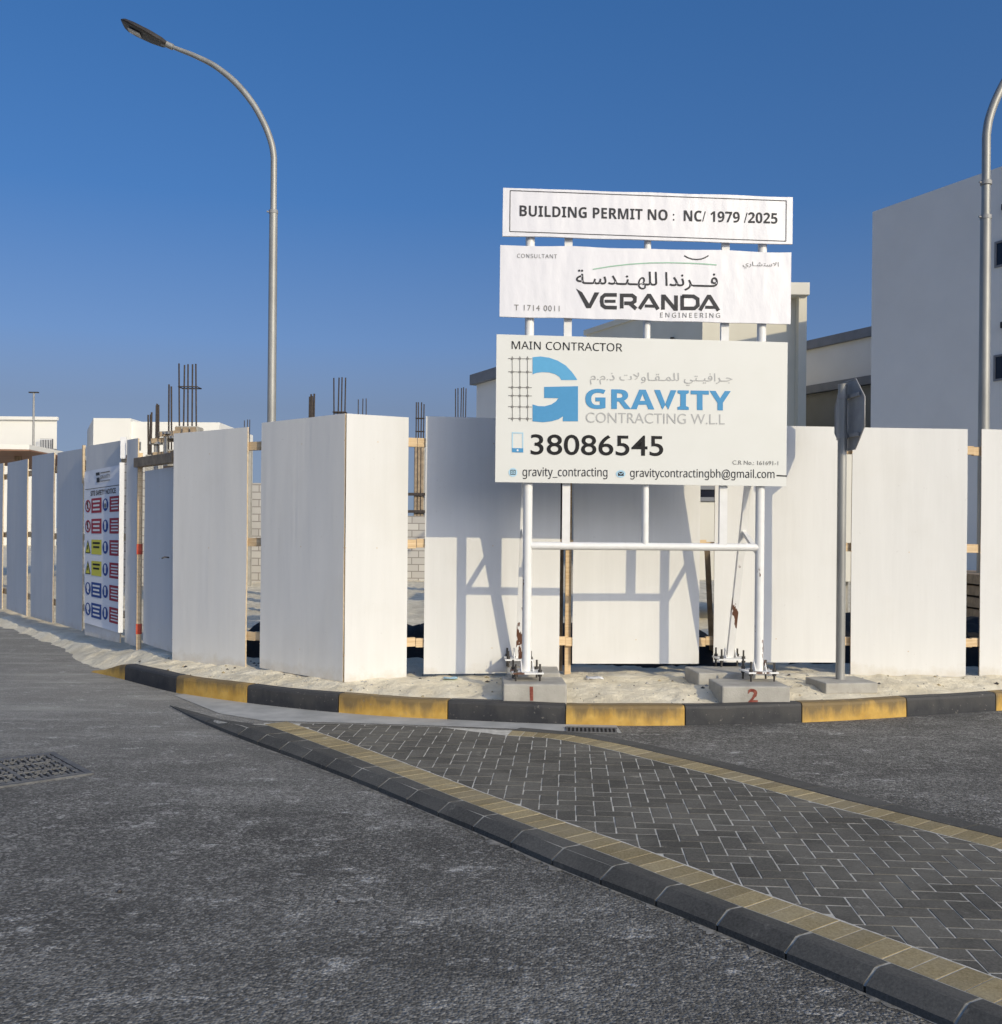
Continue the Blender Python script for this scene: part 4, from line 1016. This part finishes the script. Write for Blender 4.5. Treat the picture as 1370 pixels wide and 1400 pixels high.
t4('C.R No.: 161691-1', 1017, 581, 1203, 584, 17, MG)
t4(sans('gravity_contracting'), 162, 640, 508, 641, 48, DG, .004)
t4(sans('gravitycontractingbh@gmail.com'), 600, 642, 1188, 647, 46, DG, .004)
bd3.stroke(mb, S4([(1196, 626), (1238, 628)]), 1.7, K)
mb.build('scratch', IN, b3); mb = MB()
# emblem: two blue pieces and a grey lattice
o1 = [(203, 144), (235, 141), (270, 146), (305, 158), (338, 178), (362, 203), (378, 225), (385, 237)]; i1 = [(320, 237), (312, 224), (295, 213), (270, 206), (240, 205), (218, 208), (203, 214)]
bd3.poly(mb, S4(o1 + i1), LB)
bd3.poly(mb, S4([(250, 265), (388, 262), (388, 405), (326, 405), (327, 385), (308, 397), (280, 405), (245, 409), (203, 405), (203, 336), (225, 343), (252, 344), (280, 336), (298, 324), (308, 311), (250, 310)]), BL)
for x in (120, 151, 182): bd3.stroke(mb, S4([(x, 140), (x + 1, 405)]), .9, MG)
for y in (149, 203, 266, 300, 345, 393):
    bd3.stroke(mb, S4([(104, y), (200, y + 2)]), .9, MG, .0036)
    for x in (120, 151, 182): u_, v_ = c4(x, y + 1); bd3.disc(mb, u_, v_, 1.9, 1.9, MG, .0042, 8)
mb.build('emblem', IN, b3); mb = MB()
# phone, camera and envelope symbols
bd3.stroke(mb, S4([(121, 452), (163, 453), (163, 530), (121, 529), (121, 449)]), 1.6, PC); bd3.poly(mb, S4([(119, 514), (165, 515), (165, 532), (119, 531)]), BL, .0036); u_, v_ = c4(142, 523); bd3.disc(mb, u_, v_, 1.4, 1.4, WH, .0042, 8)
u_, v_ = c4(123, 613); bd3.disc(mb, u_, v_, 6, 6, PC); bd3.stroke(mb, [(u_ - 3, v_ - 3), (u_ + 3, v_ - 3), (u_ + 3, v_ + 3), (u_ - 3, v_ + 3), (u_ - 3, v_ - 3.5)], 1.0, DG, .0036); bd3.ring(mb, u_, v_, 1.7, 1.7, .7, DG, .0042, 10)
u_, v_ = c4(562, 619); bd3.disc(mb, u_, v_, 6.6, 5.2, PC); bd3.poly(mb, [(u_ - 4, v_ - 2.8), (u_ + 4, v_ - 2.8), (u_ + 4, v_ + 2.8), (u_ - 4, v_ + 2.8)], DG, .0036); bd3.stroke(mb, [(u_ - 4, v_ - 2.6), (u_, v_ + .6), (u_ + 4, v_ - 2.6)], .9, PC, .0042)
mb.build('symbol', IN, b3)

# ------------------------------------------------------------------ concrete blocks under the sign
def cblock(label, x0, x1, y0, y1, z1, letter=None, rz=0.0):
    c = Vector(((x0 + x1) / 2, (y0 + y1) / 2, 0)); root = empty('concrete_block', (c.x, c.y, .12), label, 'concrete block', 'concrete blocks under the sign')
    mb = MB(); mb.box((c.x, c.y, z1 / 2 + .03), (x1 - x0, y1 - y0, z1 - .06), 0, rz=rz); mb.build('block', M['concrete'], root, .012)
    if letter:
        vs, fs, lay = glyphs(letter, .03); mx = max(v.x for v in vs); mn = min(v.x for v in vs); h = max(v.y for v in vs)
        Mz = Matrix.Rotation(rz, 3, 'Z'); mb = MB()
        mb.add([c + Mz @ Vector((-.03 + (v.x - (mx + mn) / 2) / h * .13 + random.uniform(-.004, .004), -(y1 - y0) / 2 - .003, z1 - .135 + v.y / h * .115)) for v in vs], fs); mb.build('lettering', M['oxide'], root)
a_ = G(687, 935, .31); b_2 = G(774, 935, .31)
cblock('rough concrete block with red number one under the front left sign post', a_.x, b_2.x, a_.y, a_.y + .44, .31, '1', .03)
cblock('plain concrete block under the rear left sign leg', a_.x + .04, b_2.x - .02, a_.y + .55, a_.y + 1.0, .33, None, .0)
a_ = G(985, 938, .30); b_2 = G(1078, 938, .30)
cblock('rough concrete block with red number two under the front right sign post', a_.x, b_2.x, a_.y, a_.y + .46, .30, '2', .05)
cblock('plain concrete block under the rear right sign leg', a_.x - .10, a_.x + .44, a_.y + .60, a_.y + 1.05, .33, None, .1)
# footing slab of the road sign
xs_f = P(1150.5, 725, 9.42).x
fc = Vector((xs_f, 9.40, 0))
root = tag(MB().box((fc.x, fc.y, .215), (.50, .42, .10), rz=.15).build('footing_slab', M['concrete'], None, .012), 'low concrete footing slab around the octagonal sign post', 'footing')

# ------------------------------------------------------------------ octagonal road sign seen from behind
ys_ = 9.42; xs_ = P(1150.5, 725, ys_).x
RS = empty('road_sign', (xs_, ys_, .25), 'grey octagonal road sign seen from its back on a galvanised post', 'road sign')
zt = P(1151, 527, ys_).z
mb = MB(); mb.tube([(xs_, ys_, .2), (xs_, ys_, zt)], .041, 16); mb.build('post', M['galv'], RS)
mb = MB(); mb.tube([(xs_, ys_, zt), (xs_, ys_, zt + .012)], .043, 16); mb.build('cap', M['galvdark'], RS)
# the plate faces away to the right
fn = Vector((math.cos(R(5)), math.sin(R(5)), 0))
fd = Vector((-fn.y, fn.x, 0)); zc = P(1163, 568, ys_).z; pc = Vector((xs_, ys_, zc)) + fn * .065 + fd * .0
r8 = .345; oc = [pc + fd * (r8 * math.cos(math.pi / 8 + k * math.pi / 4)) + Vector((0, 0, r8 * math.sin(math.pi / 8 + k * math.pi / 4))) for k in range(8)]
mb = MB(); mb.prism(oc, fn * .004); mb.build('sign_plate', M['galvdark'], RS)
rimb = MB(); rimb.tube(oc + [oc[0]], .007, 6, caps=False); rimb.build('rim', M['galvdark'], RS)
for dz in (-.19, .17):
    mb = MB(); mb.box(pc + Vector((0, 0, dz)) - fn * .012, (.022, .46, .035), 0, rz=math.atan2(fn.y, fn.x)); mb.tube([(xs_, ys_, zc + dz - .02), (xs_, ys_, zc + dz + .02)], .049, 14); mb.build('bracket', M['galvdark'], RS)

# ------------------------------------------------------------------ safety banner on the hoarding
ya, yb = 13.24, 12.40
TLb = (115.6, 645); TRb = (166.2, 635); BLb = (115.6, 851); BRb = (165.2, 866)
SN = Board(TLb, TRb, BLb, BRb, ya, yb)
root = empty('safety_banner', (SN.bl + SN.br) / 2, 'vinyl site safety banner with red, yellow and blue symbol rows hung on the left hoarding', 'banner')
def S_(s, t, lift=0.0):
    p = (SN.tl * (1 - s) + SN.tr * s) * (1 - t) + (SN.bl * (1 - s) + SN.br * s) * t
    return p + SN.n * lift
mb = MB(); NX, NZ = 20, 40; g = []
for j in range(NZ + 1):
    for i in range(NX + 1):
        s, t = i / NX, j / NZ; k = max(0, 1 - s / .5) * max(0, 1 - t / .14); ang_ = math.atan2(t * 2, s + .01)
        lift = .012 * k * math.sin(ang_ * 14) + (.006 * math.sin(t * 90) * max(0, (t - .955) / .045) if t > .955 else 0)
        g.append(S_(s, t, lift - .004 * k))
w_ = NX + 1
mb.add(g, [(j * w_ + i, (j + 1) * w_ + i, (j + 1) * w_ + i + 1, j * w_ + i + 1) for j in range(NZ) for i in range(NX)], 0, True)
mb.add([p - SN.n * .004 for p in g], [(j * w_ + i, j * w_ + i + 1, (j + 1) * w_ + i + 1, (j + 1) * w_ + i) for j in range(NZ) for i in range(NX)], 0, True)
mb.build('sheet', M['banner'], root)
BM = [M['ink'], M['sred'], M['sblue'], M['syellow'], M['swhite'], M['inkgrey'], M['inkmid']]
pr_ = MB()
def q4(s0, t0, s1, t1, mi, lift): pr_.add([S_(s0, t1, lift), S_(s1, t1, lift), S_(s1, t0, lift), S_(s0, t0, lift)], [(0, 1, 2, 3)], mi)
asp = 2.13 / 1.13
def dsc(s, t, r, mi, lift, n=20): pr_.add([S_(s + r * math.cos(2 * math.pi * k / n), t - r / asp * math.sin(2 * math.pi * k / n), lift) for k in range(n)], [tuple(range(n))], mi)
def bar_st(p, q, wd, mi, lift):
    d = Vector((q[0] - p[0], (q[1] - p[1]) * asp)); d.normalize(); nx_ = Vector((-d.y, d.x)) * wd / 2
    pr_.add([S_(p[0] + nx_.x, p[1] + nx_.y / asp, lift), S_(p[0] - nx_.x, p[1] - nx_.y / asp, lift), S_(q[0] - nx_.x, q[1] - nx_.y / asp, lift), S_(q[0] + nx_.x, q[1] + nx_.y / asp, lift)], [(0, 1, 2, 3)], mi)
def btext(body, s0, s1, t0, t1, mi, lift=.004, off=0.0):
    vs, fs, lay = glyphs(body, off); a0 = min(v.x for v in vs); a1 = max(v.x for v in vs); b0 = min(v.y for v in vs); b1 = max(v.y for v in vs)
    pr_.add([S_(s0 + (v.x - a0) / (a1 - a0) * (s1 - s0), t1 - (v.y - b0) / (b1 - b0) * (t1 - t0), lift + .0003 * (l % 3)) for v, l in zip(vs, lay)], fs, mi)
q4(.34, .022, .44, .04, 5, .010); q4(.36, .055, .44, .085, 5, .010); btext('GRAVITY', .46, .72, .045, .066, 6, .010, .02)
q4(.47, .025, .72, .032, 6, .010); q4(.47, .078, .72, .083, 6, .010)
q4(.03, .118, .97, .1215, 5, .006)
btext('SITE SAFETY NOTICE', .18, .86, .134, .166, 5, .004, .02)
rows = (.23, .362, .496, .633, .77, .904)
for i, t in enumerate(rows):
    hh = .047
    colr = (1, 1, 3, 3, 2, 2)[i]
    if i < 2:
        dsc(.105, t, .078, 1, .004); dsc(.105, t, .056, 4, .006); bar_st((.105, t - .018), (.105, t + .018), .03, 0, .008); dsc(.105, t - .024, .016, 0, .0085, 10); bar_st((.065, t - .022), (.145, t + .022), .016, 1, .010)
    elif i < 4:
        pr_.add([S_(.03, t + hh * .9, .004), S_(.18, t + hh * .9, .004), S_(.105, t - hh, .004)], [(0, 1, 2)], 0); pr_.add([S_(.048, t + hh * .78, .006), S_(.162, t + hh * .78, .006), S_(.105, t - hh * .68, .006)], [(0, 1, 2)], 3)
        bar_st((.105, t - .012), (.105, t + .018), .02, 0, .008)
    else:
        dsc(.105, t, .078, 2, .004); dsc(.108, t - .012, .042, 4, .006, 14); bar_st((.085, t + .01), (.135, t + .024), .03, 4, .0065)
    q4(.205, t - hh, .485, t + hh, colr, .004)
    tc_ = 0 if colr == 3 else 4
    for k in range(3 if i != 2 and i != 3 else 2):
        y = t - hh * .55 + k * hh * .55; w2 = (.10, .085, .095)[k]; q4(.345 - w2, y - .006, .345 + w2, y + .006, tc_, .006)
    dsc(.59, t, .074, 2, .004); bar_st((.59, t - .022), (.59, t + .022), .045 if i else .07, 4, .006); dsc(.59, t - .016, .03, 4, .0065, 12)
    if i == 0: dsc(.59, t + .006, .03, 6, .008, 12)
    q4(.70, t - hh, .975, t + hh, 1, .004)
    for k in range(4):
        y = t - hh * .6 + k * hh * .4; w2 = (.095, .08, .10, .085)[(k + i) % 4]; q4(.838 - w2, y - .0045, .838 + w2, y + .0045, 4, .006)
pr_.build('print', BM, root)

# ------------------------------------------------------------------ scraps
def scrap(u, v, Y, sz, label, mat, name='litter_scrap'):
    c = P(u, v, Y); z = sand_z(c.x, c.y); mb = MB(); n = 5; vs = []
    for j in range(n):
        for i in range(n): vs.append((c.x + (i / (n - 1) - .5) * sz, c.y + (j / (n - 1) - .5) * sz * .8, z + .012 + .02 * noise.noise(Vector((i * .9 + u, j * .9, 1)))))
    fs = [(j * n + i, j * n + i + 1, (j + 1) * n + i + 1, (j + 1) * n + i) for j in range(n - 1) for i in range(n - 1)]
    mb.add(vs, fs, 0, True); o = mb.build(name, mat); md = o.modifiers.new('thickness', 'SOLIDIFY'); md.thickness = .002; tag(o, label, 'litter')
scrap(616, 925, 9.6, .13, 'crumpled pale blue plastic scrap on the sand under the shaded panel', M['palecyan'])
scrap(813, 913, 9.75, .16, 'crumpled white paper scrap on the sand under the middle panel', M['swhite'])

pb_m = MB(); rnd = random.Random(11)
for k in range(900):
    x = rnd.uniform(-5.2, 5.6); y = rnd.uniform(8.5, 11.4); dd_, c_, s_, sd_ = nearest(sand_edge, Vector((x, y)))
    if sd_ < 0 or dd_ > 1.15 or dd_ < .05: continue
    z = sand_z(x, y); r = rnd.choice((.006, .008, .010, .014, .02)) * rnd.uniform(.7, 1.2); a0 = rnd.uniform(0, 6.3)
    ring = [(x + math.cos(a0 + q * 1.2566) * r * rnd.uniform(.7, 1.3), y + math.sin(a0 + q * 1.2566) * r * rnd.uniform(.7, 1.3), z + r * .1) for q in range(5)]
    pb_m.add(ring + [(x, y, z + r * .8), (x, y, z - r)], [(q, (q + 1) % 5, 5) for q in range(5)] + [((q + 1) % 5, q, 6) for q in range(5)], rnd.choice((0, 0, 1, 2)))
tag(pb_m.build('gravel', [M['concrete'], M['tan'], M['boltm']]), 'loose pebbles and crumbs on the sand', 'gravel', kind='stuff')
